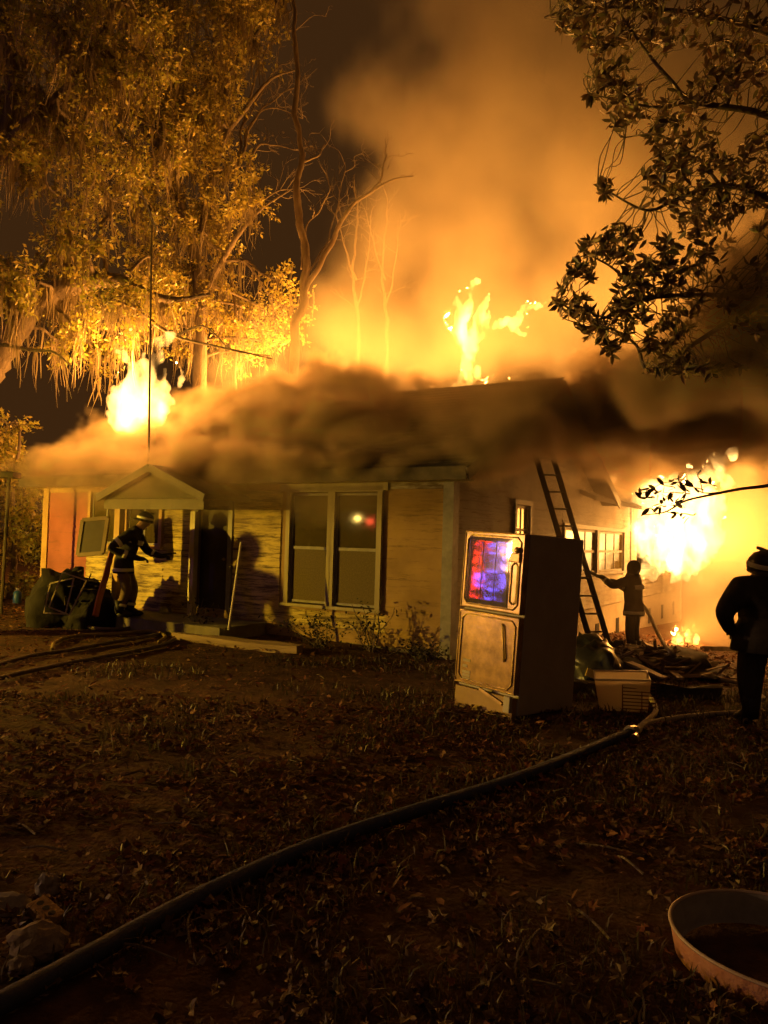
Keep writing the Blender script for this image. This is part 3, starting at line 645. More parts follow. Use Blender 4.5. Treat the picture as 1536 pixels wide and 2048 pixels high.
# ------------------------------------------------------------------ magnolia on the right
def magnolia():
    rr = random.Random(71); r = np.random.default_rng(71); d = 9.5
    base = Vector((px(1790, 1300, 9.6).x, 9.4, -.35)); T = empty('magnolia_tree', base); tag(T, 'large-leaved dark tree hanging in from the right edge', 'tree')
    inv = Matrix.Translation(-base); nodes = []
    limbs = [([base, px(1800, 1000, d), px(1760, 600, d), px(1720, 250, d), px(1700, -80, d)], .22, .12),
             ([px(1745, 500, d), px(1640, 300, d), px(1530, 230, 9.3), px(1388, 203, 9.2), px(1340, 160, 9.2), px(1290, 100, 9.1), px(1235, 20, 9)], .07, .012),
             ([px(1388, 203, 9.2), px(1310, 215, 9.2), px(1240, 200, 9.1), px(1180, 190, 9.1)], .022, .008), ([px(1440, 370, 9.3), px(1380, 300, 9.3), px(1310, 270, 9.2), px(1250, 275, 9.2)], .022, .008),
             ([px(1755, 600, d), px(1640, 480, d), px(1540, 400, 9.4), px(1440, 370, 9.3), px(1350, 400, 9.2), px(1290, 420, 9.2), px(1195, 370, 9.1)], .06, .010),
             ([px(1775, 760, d), px(1650, 640, d), px(1520, 600, 9.4), px(1400, 590, 9.3), px(1280, 600, 9.2), px(1190, 640, 9.1), px(1110, 600, 9)], .06, .010),
             ([px(1520, 600, 9.4), px(1400, 680, 9.5), px(1300, 740, 9.6), px(1272, 690, 9.5), px(1215, 655, 9.4), px(1150, 655, 9.3)], .04, .010),
             ([px(1720, 250, d), px(1600, 100, d), px(1450, 40, 9.3), px(1330, 20, 9.2), px(1180, 15, 9.1), px(1100, 30, 9)], .06, .010),
             ([px(1280, 600, 9.2), px(1230, 540, 9.2), px(1180, 510, 9.2), px(1150, 485, 9.2)], .02, .008)]
    for k, (pts, r0, r1) in enumerate(limbs):
        P = spline(pts, 8); n = len(P); rad = [r0 + (r1 - r0) * (i / (n - 1)) ** .7 for i in range(n)]
        b = MB(); b.tube([inv @ p for p in P], rad, 8); b.build('trunk' if k == 0 else 'limb', BARK, T, True)
        if k: nodes += [(P[i], rad[i]) for i in range(4, n)]
    edge = [(-60, 1080), (0, 1090), (60, 1105), (100, 1185), (200, 1165), (260, 1232), (330, 1250), (360, 1180), (385, 1180), (410, 1260), (450, 1240), (480, 1150), (550, 1120), (600, 1095), (640, 1120), (680, 1150), (700, 1190), (745, 1270), (760, 1380)]
    def left(v):
        for (a, ua), (b, ub) in zip(edge[:-1], edge[1:]):
            if a <= v <= b: return ua + (ub - ua) * (v - a) / (b - a)
        return 1400
    tw = MB(); LP = []; LD = []
    def rosette(c, ax, n, start=None):
        ax = ax.normalized()
        if start is not None:
            tp = twig_path(start, c, .03, rr, 6); tw.tube([inv @ p for p in tp], [.008 * (1 - .5 * j / (len(tp) - 1)) for j in range(len(tp))], 4, False)
        for k in range(n):
            o = Vector((rr.gauss(0, 1), rr.gauss(0, 1), rr.gauss(0, 1))); o = (o - ax * o.dot(ax)).normalized()
            LD.append(tuple(o * rr.uniform(.7, 1.1) + ax * rr.uniform(.1, .9))); LP.append(tuple(inv @ (c - ax * rr.uniform(0, .09))))
    cnt = 0
    while cnt < 900:
        v = rr.uniform(-60, 755); e = left(v); u = e + 12 + abs(rr.gauss(0, 1)) * 190 if rr.random() < .6 else rr.uniform(e + 10, 1640)
        if u > 1650: continue
        if mnoise.noise(Vector((u / 90, v / 90, 3.3))) < -.22: continue
        c = px(u, v, rr.uniform(8.3, 10.6)); q = min(nodes, key=lambda t: (t[0] - c).length)
        if (c - q[0]).length > .95: continue
        rosette(c, (c - q[0]) + Vector((rr.gauss(-.1, .3), rr.gauss(-.1, .3), rr.gauss(.05, .3))), rr.randrange(6, 11), q[0]); cnt += 1
    # the low twig that crosses the fireball
    P = spline([px(1800, 930, 9.2), px(1640, 955, 8.9), px(1530, 972, 8.6), px(1480, 978, 8.5), px(1420, 990, 8.5), px(1370, 1002, 8.4), px(1330, 1024, 8.4), px(1284, 1030, 8.4)], 6)
    lb = MB(); lb.tube([inv @ p for p in P], [.03 * (1 - .85 * i / (len(P) - 1)) for i in range(len(P))], 6)
    P2 = spline([px(1440, 985, 8.5), px(1405, 985, 8.4), px(1375, 968, 8.4), px(1330, 965, 8.4), px(1292, 985, 8.4)], 5); lb.tube([inv @ p for p in P2], [.009 * (1 - .7 * i / (len(P2) - 1)) for i in range(len(P2))], 5)
    P3 = spline([px(1405, 985, 8.4), px(1400, 960, 8.4), px(1395, 950, 8.4), px(1402, 940, 8.4)], 4); lb.tube([inv @ p for p in P3], [.006] * len(P3), 4)
    lb.build('low_branch', BARK, T, True); nlow = len(LP)
    for (u, v) in ((1300, 975), (1292, 995), (1310, 990), (1325, 970), (1340, 985), (1318, 1012), (1350, 1002), (1365, 985), (1345, 960), (1388, 975), (1300, 1015), (1350, 1025), (1362, 1030), (1405, 962), (1285, 985), (1330, 1000)):
        rosette(px(u, v, 8.4), Vector((rr.gauss(-.5, .5), rr.gauss(0, .5), rr.gauss(0, .5))), rr.randrange(3, 6), px(u + rr.uniform(5, 30), v + rr.uniform(-10, 14), 8.4))
    tw.build('twigs', BARK, T)['kind'] = 'stuff'
    LP = np.array(LP); LD = np.array(LD); size = np.where(np.arange(len(LP)) >= nlow, .12, .125) * r.uniform(.7, 1.25, len(LP))
    M = frame_mats(LD, r=r) * size[:, None, None]
    world = LP + np.array(base); dist = np.linalg.norm(world - np.array(CM.translation), axis=1)
    ui = CM.inverted(); sc = size / dist
    inview = np.array([abs((ui @ Vector(w)).x / -(ui @ Vector(w)).z) < .5 and abs((ui @ Vector(w)).y / -(ui @ Vector(w)).z) < .66 for w in world])
    sc = np.where(inview, sc, 0) + np.where(np.arange(len(LP)) >= nlow, .01, 0); order = np.argsort(-sc); big = order[:290]; rest = order[290:]
    V, F = scatter(LEAF_V, LEAF_F, LP[rest], M[rest]); o = np_mesh('crown', V, F, MAGLEAF, T); o['kind'] = 'stuff'
    # the leaves that show largest are pieces of their own
    lmats = [mat('magnolia_leaf_a', (.15, .11, .05), (.20, .14, .07), .38, 3), mat('magnolia_leaf_b', (.12, .12, .05), (.18, .16, .07), .38, 3), mat('magnolia_leaf_c', (.24, .14, .07), (.30, .19, .10), .42, 3)]
    lms = []
    for m in lmats:
        me = bpy.data.meshes.new('leaf'); me.from_pydata(LEAF_V, [], LEAF_F); me.update(); me.materials.append(m); lms.append(me)
    for k, i in enumerate(big):
        q = bpy.data.objects.new('leaf', lms[k % 3]); COL.objects.link(q); q.parent = T
        mm = Matrix([list(M[i][0]) + [LP[i][0]], list(M[i][1]) + [LP[i][1]], list(M[i][2]) + [LP[i][2]], [0, 0, 0, 1]]); q.matrix_local = mm
    return T
MAG = magnolia()

# ------------------------------------------------------------------ shrubs at the wall
def shrub(u, v, d, h, w, label, seed, leafs=260, size=.07):
    rr = random.Random(seed); r = np.random.default_rng(seed); p = px(u, v, d); base = Vector((p.x, p.y, gz(p.x, p.y))); T = empty('shrub', base); tag(T, label, 'shrub', 'shrubs along the front wall')
    st = MB(); LP = []; LD = []
    for k in range(9):
        e = Vector((rr.gauss(0, w * .4), rr.gauss(0, w * .3), h * rr.uniform(.5, 1.0))); tp = twig_path((rr.gauss(0, .04), rr.gauss(0, .04), -.03), e, .06, rr, 6); st.tube(tp, [.012 * (1 - .7 * j / (len(tp) - 1)) for j in range(len(tp))], 4, False)
        for q in range(leafs // 9):
            i = rr.randrange(1, len(tp)); LP.append(tuple(tp[i] + Vector((rr.gauss(0, .09), rr.gauss(0, .09), rr.gauss(0, .07))))); LD.append((rr.gauss(0, 1), rr.gauss(0, 1), rr.gauss(.4, .8)))
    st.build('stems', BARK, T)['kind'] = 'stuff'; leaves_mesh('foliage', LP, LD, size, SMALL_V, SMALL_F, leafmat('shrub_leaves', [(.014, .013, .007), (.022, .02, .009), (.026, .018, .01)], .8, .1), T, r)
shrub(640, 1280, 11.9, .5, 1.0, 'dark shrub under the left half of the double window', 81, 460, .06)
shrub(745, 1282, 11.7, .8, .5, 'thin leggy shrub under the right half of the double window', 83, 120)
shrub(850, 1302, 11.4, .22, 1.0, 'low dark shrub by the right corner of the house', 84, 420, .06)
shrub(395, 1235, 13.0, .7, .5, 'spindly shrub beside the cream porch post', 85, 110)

# ------------------------------------------------------------------ fallen leaves and grass
def litter():
    lm = leafmat('fallen_leaves', [(.05, .02, .011), (.11, .042, .018), (.19, .07, .026), (.07, .03, .015), (.24, .10, .035), (.18, .045, .028), (.08, .05, .03)], .75, .12)
    def sample(n, y0, y1, margin=1.15):
        y = (y0 ** 1.2 + rng.uniform(0, 1, n) * (y1 ** 1.2 - y0 ** 1.2)) ** (1 / 1.2); x = rng.uniform(-.58, .74, n) * (y + .8) * margin
        k = np.array([mnoise.noise(Vector((a * .9, b * .9, 2.2))) + .5 * mnoise.noise(Vector((a * 2.7, b * 2.7, 5))) for a, b in zip(x, y)]) > -.16 - .5 * rng.uniform(0, 1, n) ** 3 * 1.2
        return x[k], y[k]
    def zs(x, y): return np.array([gz(a, b) for a, b in zip(x, y)])
    x, y = sample(7000, 2.3, 8); s = rng.uniform(.05, .12, len(x)); P = np.stack([x, y, zs(x, y) + rng.uniform(.004, .04, len(x))], 1)
    k0 = np.hypot(x - 1.69, y - 3.2) > .45; x = x[k0]; y = y[k0]; s = s[k0]; P = P[k0]
    M = rot_rand(len(x), .42) * s[:, None, None]
    app = s / y; app = np.where((y > 2.6) & (np.abs(x) < .49 * y), app, 0); order = np.argsort(-app); big = order[:290]; rest = order[290:]
    V, F = scatter(MAPLE_V, MAPLE_F, P[rest], M[rest]); 
    x2, y2 = sample(24000, 3.5, 19); k0 = np.hypot(x2 - 1.69, y2 - 3.2) > .45; x2 = x2[k0]; y2 = y2[k0]; P2 = np.stack([x2, y2, zs(x2, y2) + rng.uniform(.0, .03, len(x2))], 1); M2 = rot_rand(len(x2), .5) * rng.uniform(.04, .10, len(x2))[:, None, None]
    V2, F2 = scatter(LEAF_V, LEAF_F, P2, M2); V2[:, 0]; 
    x3 = rng.uniform(1.5, 7.5, 3500); y3 = rng.uniform(11, 20, 3500); P3 = np.stack([x3, y3, zs(x3, y3) + rng.uniform(0, .06, len(x3))], 1); V3, F3 = scatter(LEAF_V, LEAF_F, P3, rot_rand(len(x3), .6) * rng.uniform(.06, .16, len(x3))[:, None, None])
    x4 = rng.uniform(-9.6, -7.3, 900); y4 = rng.uniform(14, 20, 900); P4 = np.stack([x4, y4, zs(x4, y4) + .02], 1); V4, F4 = scatter(LEAF_V, LEAF_F, P4, rot_rand(len(x4), .5) * rng.uniform(.06, .13, len(x4))[:, None, None])
    allV = np.concatenate([V, V2, V3, V4]); allF = np.concatenate([F, F2 + len(V), F3 + len(V) + len(V2), F4 + len(V) + len(V2) + len(V3)])
    o = np_mesh('leaf_litter', allV, allF, lm); o['kind'] = 'stuff'; o['label'] = 'brown fallen leaves covering the yard'; o['category'] = 'leaves'
    cols = [((.05, .025, .012), (.09, .045, .02)), ((.10, .05, .02), (.16, .085, .03)), ((.07, .03, .02), (.11, .045, .03)), ((.14, .09, .035), (.2, .13, .05))]
    ms = []
    for k, (a, b) in enumerate(cols):
        me = bpy.data.meshes.new('leaf'); me.from_pydata(MAPLE_V, [], MAPLE_F); me.update(); me.materials.append(mat('fallen_leaf_%s' % 'abcd'[k], a, b, .55, 2)); ms.append(me)
    for k, i in enumerate(big):
        q = bpy.data.objects.new('leaf', ms[(k * 7) % 4]); COL.objects.link(q); q.parent = GROUND
        q.matrix_local = Matrix([list(M[i][0]) + [P[i][0]], list(M[i][1]) + [P[i][1]], list(M[i][2]) + [P[i][2]], [0, 0, 0, 1]])
    # grass
    n = 13000; x, y = sample(n * 2, 2.3, 11); keep = np.array([mnoise.noise(Vector((a * .8, b * .8, 7))) + .28 * (a / b * 2) for a, b in zip(x, y)]) > -.02; keep &= np.hypot(x - 1.69, y - 3.2) > .43; x = x[keep][:n]; y = y[keep][:n]; n = len(x)
    h = rng.uniform(.03, .10, n); bl = rng.normal(0, .55, (n, 2)); P = np.stack([x, y, zs(x, y)], 1); w = .0035 + .0006 * y
    a = rng.uniform(0, np.pi, n); wx = np.cos(a) * w; wy = np.sin(a) * w
    tip = P + np.stack([bl[:, 0] * h, bl[:, 1] * h, h], 1); midp = P + np.stack([bl[:, 0] * h * .3, bl[:, 1] * h * .3, h * .6], 1)
    off = np.stack([wx, wy, np.zeros(n)], 1); V = np.stack([P - off, P + off, midp - off * .7, midp + off * .7, tip], 1).reshape(-1, 3)
    b = np.arange(n) * 5; F = np.concatenate([np.stack([b, b + 1, b + 3], 1), np.stack([b, b + 3, b + 2], 1), np.stack([b + 2, b + 3, b + 4], 1)])
    g = np_mesh('grass', V, F, leafmat('grass_blades', [(.05, .045, .015), (.075, .06, .02), (.11, .075, .03), (.06, .042, .02)], .5, .3)); g['kind'] = 'stuff'; g['label'] = 'thin patchy grass growing through the fallen leaves'; g['category'] = 'grass'
    st = MB(); rr = random.Random(5)
    for k in range(70):
        yy = rr.uniform(2.8, 11); xx = rr.uniform(-.5, .5) * yy; a = rr.uniform(0, 6.28); L = rr.uniform(.08, .4); z0 = gz(xx, yy) + .015
        if math.hypot(xx - 1.69, yy - 3.2) < .7: continue
        st.tube(spline([(xx, yy, z0), (xx + math.cos(a) * L * .5 + rr.gauss(0, .02), yy + math.sin(a) * L * .5, z0 + rr.uniform(0, .03)), (xx + math.cos(a) * L, yy + math.sin(a) * L, z0)], 3), rr.uniform(.003, .007), 5)
    o = st.build('fallen_twigs', BARK, None); o['kind'] = 'stuff'; o['label'] = 'thin fallen twigs scattered among the leaves'; o['category'] = 'twigs'
litter()
# ------------------------------------------------------------------ lamps and vehicle standing left of the view (they light and mirror in the front)
def reflect_from(u, v, plane_pt, nrm, dist):
    o, dd = ray(u, v); k = (plane_pt - o).dot(nrm) / dd.dot(nrm); p = o + dd * k; dn = dd.normalized(); r = dn - nrm * 2 * dn.dot(nrm); return p, r, p + r * dist
FN = (HM.to_3x3() @ Vector((0, -1, 0))).normalized()
def floodlight(loc, target, watts):
    loc = Vector(loc); b0 = Vector((loc.x, loc.y, gz(loc.x, loc.y))); T = empty('floodlight', b0); tag(T, 'yellow work floodlight on a tripod left of the house', 'lamp')
    h = loc.z - b0.z; dk = mat('lamp_black', (.02, .02, .02), rough=.5)
    q = MB(); q.tube([(0, 0, .35), (0, 0, h - .12)], .018, 8); q.build('mast', dk, T)
    for k in range(3):
        a = k * 2.1; q = MB(); q.tube([(0, 0, .75), (math.cos(a) * .45, math.sin(a) * .45, 0)], .014, 6); q.build('leg', dk, T)
    dr = (Vector(target) - loc).normalized(); M = dr.to_track_quat('-Z', 'Y').to_matrix().to_4x4(); M.translation = (0, 0, h)
    q = MB(); q.box(-.16, .16, -.11, .11, .0, .10, M); q.build('housing', dk, T)
    q = MB(); q.box(-.14, .14, -.09, .09, -.006, -.002, M); q.build('lens', emat('flood_lens', (1, .72, .22), 30), T)
    l = bpy.data.lights.new('flood_beam', 'SPOT'); l.energy = watts; l.color = (1, .58, .035); l.spot_size = R(100); l.spot_blend = .6; l.shadow_soft_size = .05
    lo = bpy.data.objects.new('flood_beam', l); COL.objects.link(lo); lo.location = loc + dr * .06; lo.rotation_euler = dr.to_track_quat('-Z', 'Y').to_euler()
floodlight((-13.0, 10.6, 1.85), hw(-3.2, 0, 1.2), 2400)
p, r_, L = reflect_from(715, 1036, hw(-2, .03, 1.5), FN, 14)
def street_lamp(p):
    b0 = Vector((p.x, p.y, 0)); T = empty('yard_lamp', b0); tag(T, 'yellow yard lamp on a short pole left of the house', 'lamp'); dk = mat('lamp_black', (.02, .02, .02))
    q = MB(); q.tube([(-.4, 0, 0), (-.4, 0, p.z + .25), (0, 0, p.z + .3)], .03, 8); q.build('pole', dk, T)
    q = MB(); q.lathe([(.0, .2), (.1, .18), (.17, .06), (.17, .05), (0, .05)], 14, Matrix.Translation((0, 0, p.z))); q.build('lamp_shade', dk, T)
    q = MB(); q.lathe([(0, -.09), (.07, -.06), (.09, 0), (.06, .045), (0, .05)], 12, Matrix.Translation((0, 0, p.z))); q.build('bulb', emat('sodium_bulb', (1, .62, .12), 90), T)
    q = MB(); q.box(.0, .16, -.55, -.37, p.z - .2, p.z + .0); q.build('red_signal', emat('red_signal', (1, .08, .03), 14), T)
street_lamp(L)
# ------------------------------------------------------------------ refrigerator in the yard
def fridge():
    w, dp, h = .80, 1.02, 1.87; c = Vector((.78, 8.20, gz(.78, 8.2) - .02))
    T = empty('refrigerator', c); T.matrix_world = Matrix.Translation(c) @ Matrix.Rotation(R(3.0), 4, 'Y') @ Matrix.Rotation(R(-47.5), 4, 'Z')
    tag(T, 'tall old refrigerator dumped in the yard, red and blue lights glinting on its door', 'refrigerator')
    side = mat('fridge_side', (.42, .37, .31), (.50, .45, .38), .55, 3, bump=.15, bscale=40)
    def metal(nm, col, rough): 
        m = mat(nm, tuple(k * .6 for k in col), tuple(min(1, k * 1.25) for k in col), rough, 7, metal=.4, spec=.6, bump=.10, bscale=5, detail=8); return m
    dm = metal('fridge_door_enamel', (.44, .29, .09), .26); fr = metal('fridge_frame_chrome', (.50, .33, .11), .32); dl = metal('fridge_door_lower', (.46, .29, .075), .24)  # yellow lamp light is put into the golden door and trim colours
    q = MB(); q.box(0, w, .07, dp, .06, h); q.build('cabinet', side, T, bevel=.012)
    q = MB(); q.box(.02, w - .02, .0, .069, .0, .24); q.build('kick_plate', mat('fridge_base', (.34, .20, .05), (.42, .26, .07), .45, 5), T, bevel=.006)  # orange colour carries the lamp light falling on the base panel
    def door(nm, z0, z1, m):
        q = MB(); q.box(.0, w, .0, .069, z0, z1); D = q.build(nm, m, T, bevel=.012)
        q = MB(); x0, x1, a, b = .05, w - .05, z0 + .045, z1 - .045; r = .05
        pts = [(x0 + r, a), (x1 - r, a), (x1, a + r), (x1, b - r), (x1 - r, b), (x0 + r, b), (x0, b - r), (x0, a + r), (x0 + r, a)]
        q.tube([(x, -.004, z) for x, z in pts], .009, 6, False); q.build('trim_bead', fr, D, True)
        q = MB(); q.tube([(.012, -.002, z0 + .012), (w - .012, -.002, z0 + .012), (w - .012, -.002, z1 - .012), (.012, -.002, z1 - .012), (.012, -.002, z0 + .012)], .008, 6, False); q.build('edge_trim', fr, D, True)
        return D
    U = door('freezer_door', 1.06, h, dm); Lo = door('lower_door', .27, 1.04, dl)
    # pressed panel of shallow ribs that mirrors the lamps laid out on the engine
    nx, nz = 30, 64; x0, x1, z0, z1 = .07, .63, 1.115, 1.81; V = []; F = []
    for j in range(nz + 1):
        for i in range(nx + 1):
            s = i / nx; t = j / nz; e = min(1, min(s, 1 - s) * 12, min(t, 1 - t) * 14)
            V.append((x0 + (x1 - x0) * s, -.0015 - e * (.0006 + .0002 * math.cos(2 * math.pi * 4 * t)), z0 + (z1 - z0) * t))
    for j in range(nz):
        for i in range(nx): a = j * (nx + 1) + i; F.append((a, a + 1, a + nx + 2, a + nx + 1))
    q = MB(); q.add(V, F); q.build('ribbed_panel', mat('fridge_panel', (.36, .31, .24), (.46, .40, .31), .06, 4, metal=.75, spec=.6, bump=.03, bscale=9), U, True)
    for k in range(4):
        x = x0 + .02 + (x1 - x0 - .04) * k / 3; q = MB(); q.tube([(x, -.003, z0 + .03), (x, -.003, z1 - .03)], .003, 5); q.build('vertical_rib', fr, U, True)
    q = MB(); q.tube([(.69, -.01, 1.16), (.69, -.05, 1.19), (.69, -.05, 1.54), (.69, -.01, 1.57)], .011, 8); q.build('handle_or_glint', fr, U, True)
    q = MB(); q.box(.635, .755, -.03, -.002, 1.58, 1.67); q.build('latch', fr, U, bevel=.008)
    q = MB(); q.lathe([(0, -.01), (.03, -.01), (.034, .01), (.02, .03), (0, .03)], 12, Matrix.Translation((.72, -.02, 1.70)) @ Matrix.Rotation(R(90), 4, 'X')); q.build('hinge_knob', fr, U, True)
    q = MB(); q.tube([(.585, -.004, .95), (.60, -.018, .93), (.645, -.018, .62), (.64, -.006, .58)], .010, 8); q.build('handle_or_glint', fr, Lo, True)  # raised bar shaped after a slanted highlight, not a real handle
    for z, wd in ((.50, .10), (.44, .06), (.38, .11), (.345, .11), (.31, .11)):
        q = MB(); q.box(.10, .10 + wd, -.004, -.001, z, z + .028); q.build('sticker', mat('sticker_paper', (.42, .36, .26), (.52, .45, .33), .6, 9), Lo)
    q = MB(); q.bar((.36, -.012, .26), (.66, -.012, .165), .02, .03); q.build('loose_trim', fr, T)
    q = MB(); q.box(.70, .78, -.05, -.002, .10, .26); q.build('bottom_hinge', side, T, bevel=.008)
    return T, w
FR, FW = fridge()
bpy.context.view_layer.update()
fm = FR.matrix_world; fn = (fm.to_3x3() @ Vector((0, -1, 0))).normalized()
def hit_x(u, v, X):
    pl = fm @ Vector((.3, -.01, 1.4)); p, r, _ = reflect_from(u, v, pl, fn, 1); k = (X - p.x) / r.x; return p + r * k
def fire_engine():
    X = -24.0; c = hit_x(985, 1120, X); T = empty('fire_engine', (X, c.y, 0)); tag(T, 'red fire engine with red and blue lamps parked far left of the yard', 'truck')
    pm = mat('engine_red', (.10, .006, .005), (.13, .009, .007), .3, 2, coat=.5); gl = mat('car_glass', (.01, .01, .012), rough=.08); rub = mat('tyre_rubber', (.015, .015, .015), rough=.85); st = mat('wheel_steel', (.3, .3, .3), rough=.4, metal=1)
    q = MB(); q.box(-2.4, -.04, -3.2, 2.2, .55, 3.0); q.build('body', pm, T, bevel=.06)
    q = MB(); q.box(-2.4, -.04, 2.26, 4.3, .55, 2.9); cb = q.build('cab', pm, T, bevel=.12)
    q = MB(); q.box(-.05, -.02, 2.7, 3.9, 1.7, 2.6); q.build('side_window', gl, cb)
    q = MB(); q.box(-2.1, -.35, 4.29, 4.33, 1.7, 2.6); q.build('windscreen', gl, cb)
    for y in (-2.1, 3.2):
        for x in (-2.2, -.25):
            q = MB(); q.lathe([(.25, -.15), (.5, -.15), (.52, 0), (.5, .15), (.25, .15)], 22, Matrix.Translation((x, y, .52)) @ Matrix.Rotation(R(90), 4, 'Y')); w = q.build('wheel', rub, T, True)
            q = MB(); q.lathe([(0, .1), (.26, .12), (.26, -.12), (0, -.1)], 18, Matrix.Translation((x, y, .52)) @ Matrix.Rotation(R(90), 4, 'Y')); q.build('rim', st, w)
    q = MB(); q.box(-2.0, -.4, 2.6, 3.0, 2.91, 3.05); q.build('light_bar', rub, cb)
    Z = lambda x, y: (860 + x / 4.042, 1000 + y / 4.042)
    for col, pts, sz in (('red', [(375, 410), (362, 520), (350, 590), (340, 665), (335, 735), (455, 320)], .13), ('blue', [(515, 410), (612, 340), (612, 505), (510, 580), (395, 655), (608, 670), (495, 745)], .14)):
        for zx, zy in pts:  # lamps added where their reflections land on the freezer door
            h = hit_x(*Z(zx, zy), X) - Vector((X, c.y, 0)); q = MB(); q.lathe([(0, .05), (sz * .8, .045), (sz, .0), (sz, -.03)], 16, Matrix.Translation((.0, h.y, max(.2, h.z))) @ Matrix.Rotation(R(90), 4, 'Y'))
            q.build(col + '_lamp', emat('red_lamp', (1, .03, .012), 9) if col == 'red' else emat('blue_lamp', (.10, .07, 1), 11), T)
    l = bpy.data.lights.new('foreground_fill', 'SPOT'); l.energy = 2000; l.color = (1, .52, .22); l.spot_size = R(50); l.spot_blend = .7; l.shadow_soft_size = .15  # spot added on the engine's side to light the foreground
    lo = bpy.data.objects.new('foreground_fill', l); COL.objects.link(lo); lo.location = (X + .2, c.y - 1.5, 2.9); dr = Vector((1.2, 2.6, 0)) - lo.location; lo.rotation_euler = dr.to_track_quat('-Z', 'Y').to_euler()
    v2 = bpy.data.lights.new('violet_fill', 'POINT'); v2.energy = 150; v2.color = (.50, .16, 1); v2.shadow_soft_size = .2; vo = bpy.data.objects.new('violet_fill', v2); COL.objects.link(vo); vo.location = (X - .3, c.y + 2.8, 3.3)  # violet point light added as fill for the red and blue lamps
    q = MB(); q.box(-.02, .14, -1.62, -1.38, 2.78, 2.98); q.build('fill_lamp', emat('fill_lamp', (1, .85, .7), 8), T)  # glowing box added where the foreground spot sits
fire_engine()

# ------------------------------------------------------------------ hoses
def hose(name, label, pts, r, m, lift=None, cat='hose', couplings=(), n=8):
    P = spline(pts, n); b0 = P[0].copy(); T = empty(name, b0); tag(T, label, cat)
    q = MB(); q.tube([p - b0 for p in P], r, 10); q.build('hose_jacket', m, T, True)
    for k in couplings:
        i = min(int(k * (len(P) - 2)), len(P) - 2); a = P[i] - b0; c = P[i + 1] - b0; dd = (c - a).normalized()
        q = MB(); q.tube([a, a + dd * .05, a + dd * .055, a + dd * .12], [r * 1.5, r * 1.5, r * 1.3, r * 1.3], 12); q.build('coupling', mat('coupling_metal', (.35, .3, .24), rough=.35, metal=1), T)
    return T
HOSE_D = mat('hose_canvas_dark', (.03, .045, .11), (.045, .062, .14), .7, 20, bump=.3, bscale=120); HOSE_Y = mat('hose_canvas_tan', (.42, .35, .2), (.52, .44, .28), .8, 14, bump=.3, bscale=100)  # blue lamp light is put into the dark hose's colour
def gp(l, lift): return [ground_pt(u, v, lift) for u, v in l]
hose('fire_hose', 'long dark hose crossing the leafy foreground diagonally', gp([(-160, 2090), (-20, 2018), (140, 1932), (400, 1792), (620, 1694), (820, 1625), (1000, 1568), (1120, 1523), (1235, 1475), (1268, 1462)], .04), .042, HOSE_D, couplings=(.985,))
hose('fire_hose', 'pale hose curving right from the coupling beside the plastic tub', gp([(1268, 1478), (1285, 1452), (1320, 1441), (1370, 1434), (1430, 1428), (1500, 1424)], .028), .027, HOSE_Y, couplings=(.0,))
hose('fire_hose', 'short pale hose bent round behind the plastic tub', gp([(1266, 1466), (1290, 1446), (1310, 1425), (1308, 1408), (1297, 1390), (1285, 1378)], .028), .03, HOSE_Y)
for k, (l, lab) in enumerate([([(-30, 1336), (60, 1312), (140, 1300), (240, 1282), (300, 1272), (345, 1262)], 'pale hose running from the left edge towards the porch, upper of the two'),
        ([(-30, 1364), (60, 1342), (160, 1322), (260, 1304), (320, 1292), (350, 1278)], 'pale hose running from the left edge towards the porch, lower of the two'),
        ([(146, 1236), (160, 1250), (200, 1257), (250, 1257), (300, 1250), (330, 1244)], 'yellowish hose loop on the ground behind the two pale hoses'),
        ([(104, 1300), (112, 1284), (150, 1272), (230, 1268), (300, 1262), (330, 1272), (318, 1284)], 'hose loop lying across the two pale hoses before the porch')]):
    hose('fire_hose', lab, gp(l, .026), .028, mat('hose_canvas_dim', (.12, .095, .07), (.18, .14, .10), .85, 14, bump=.3, bscale=100) if k != 3 else mat('hose_yellow', (.20, .14, .05), (.26, .19, .075), .8, 14))  # darker copy of the tan canvas makes the left hoses look less lit

# ------------------------------------------------------------------ tub, bin, ladder, timber, frames and other yard things
def lumpy(b, c, r, seed, n=2, amp=.25, flat=None):
    bm = bmesh.new(); bmesh.ops.create_icosphere(bm, subdivisions=n, radius=1); c = Vector(c)
    for v in bm.verts:
        p = v.co.copy(); k = 1 + amp * mnoise.fractal(p * 1.3 + Vector((seed * 3.7, seed, 0)), .8, 2, 4); q = Vector((p.x * r[0] * k, p.y * r[1] * k, p.z * r[2] * k))
        if flat is not None and q.z < flat: q.z = flat
        v.co = q + c
    bm.verts.index_update(); b.add([tuple(v.co) for v in bm.verts], [[v.index for v in f.verts] for f in bm.faces]); bm.free(); return b
c = Vector((1.69, 3.2, gz(1.69, 3.2) - .015))
T = empty('round_ring', c); T.rotation_euler = (R(1.5), R(1), R(-30)); tag(T, 'shallow round orange band with a grey inside lying in the right foreground', 'ring')
q2 = MB(); q2.lathe([(.37, .0), (.395, .01), (.415, .115), (.420, .122)], 72, None, 1.08, .96); q2.build('outer_wall', mat('tub_orange', (.58, .26, .16), (.70, .38, .26), .6, 7, bump=.35, bscale=30), T, True)
q2 = MB(); q2.lathe([(.407, .122), (.402, .115), (.385, .01), (.37, .0)], 72, None, 1.08, .96); q2.build('inner_wall', mat('tub_grey', (.20, .19, .18), (.32, .30, .28), .7, 5, bump=.3, bscale=25), T, True)
q2 = MB(); q2.lathe([(.420, .123), (.422, .128), (.4135, .134), (.406, .128), (.407, .123)], 72, None, 1.08, .96); q2.build('rim', mat('tub_rim', (.48, .36, .28), (.60, .48, .38), .55, 9), T, True)
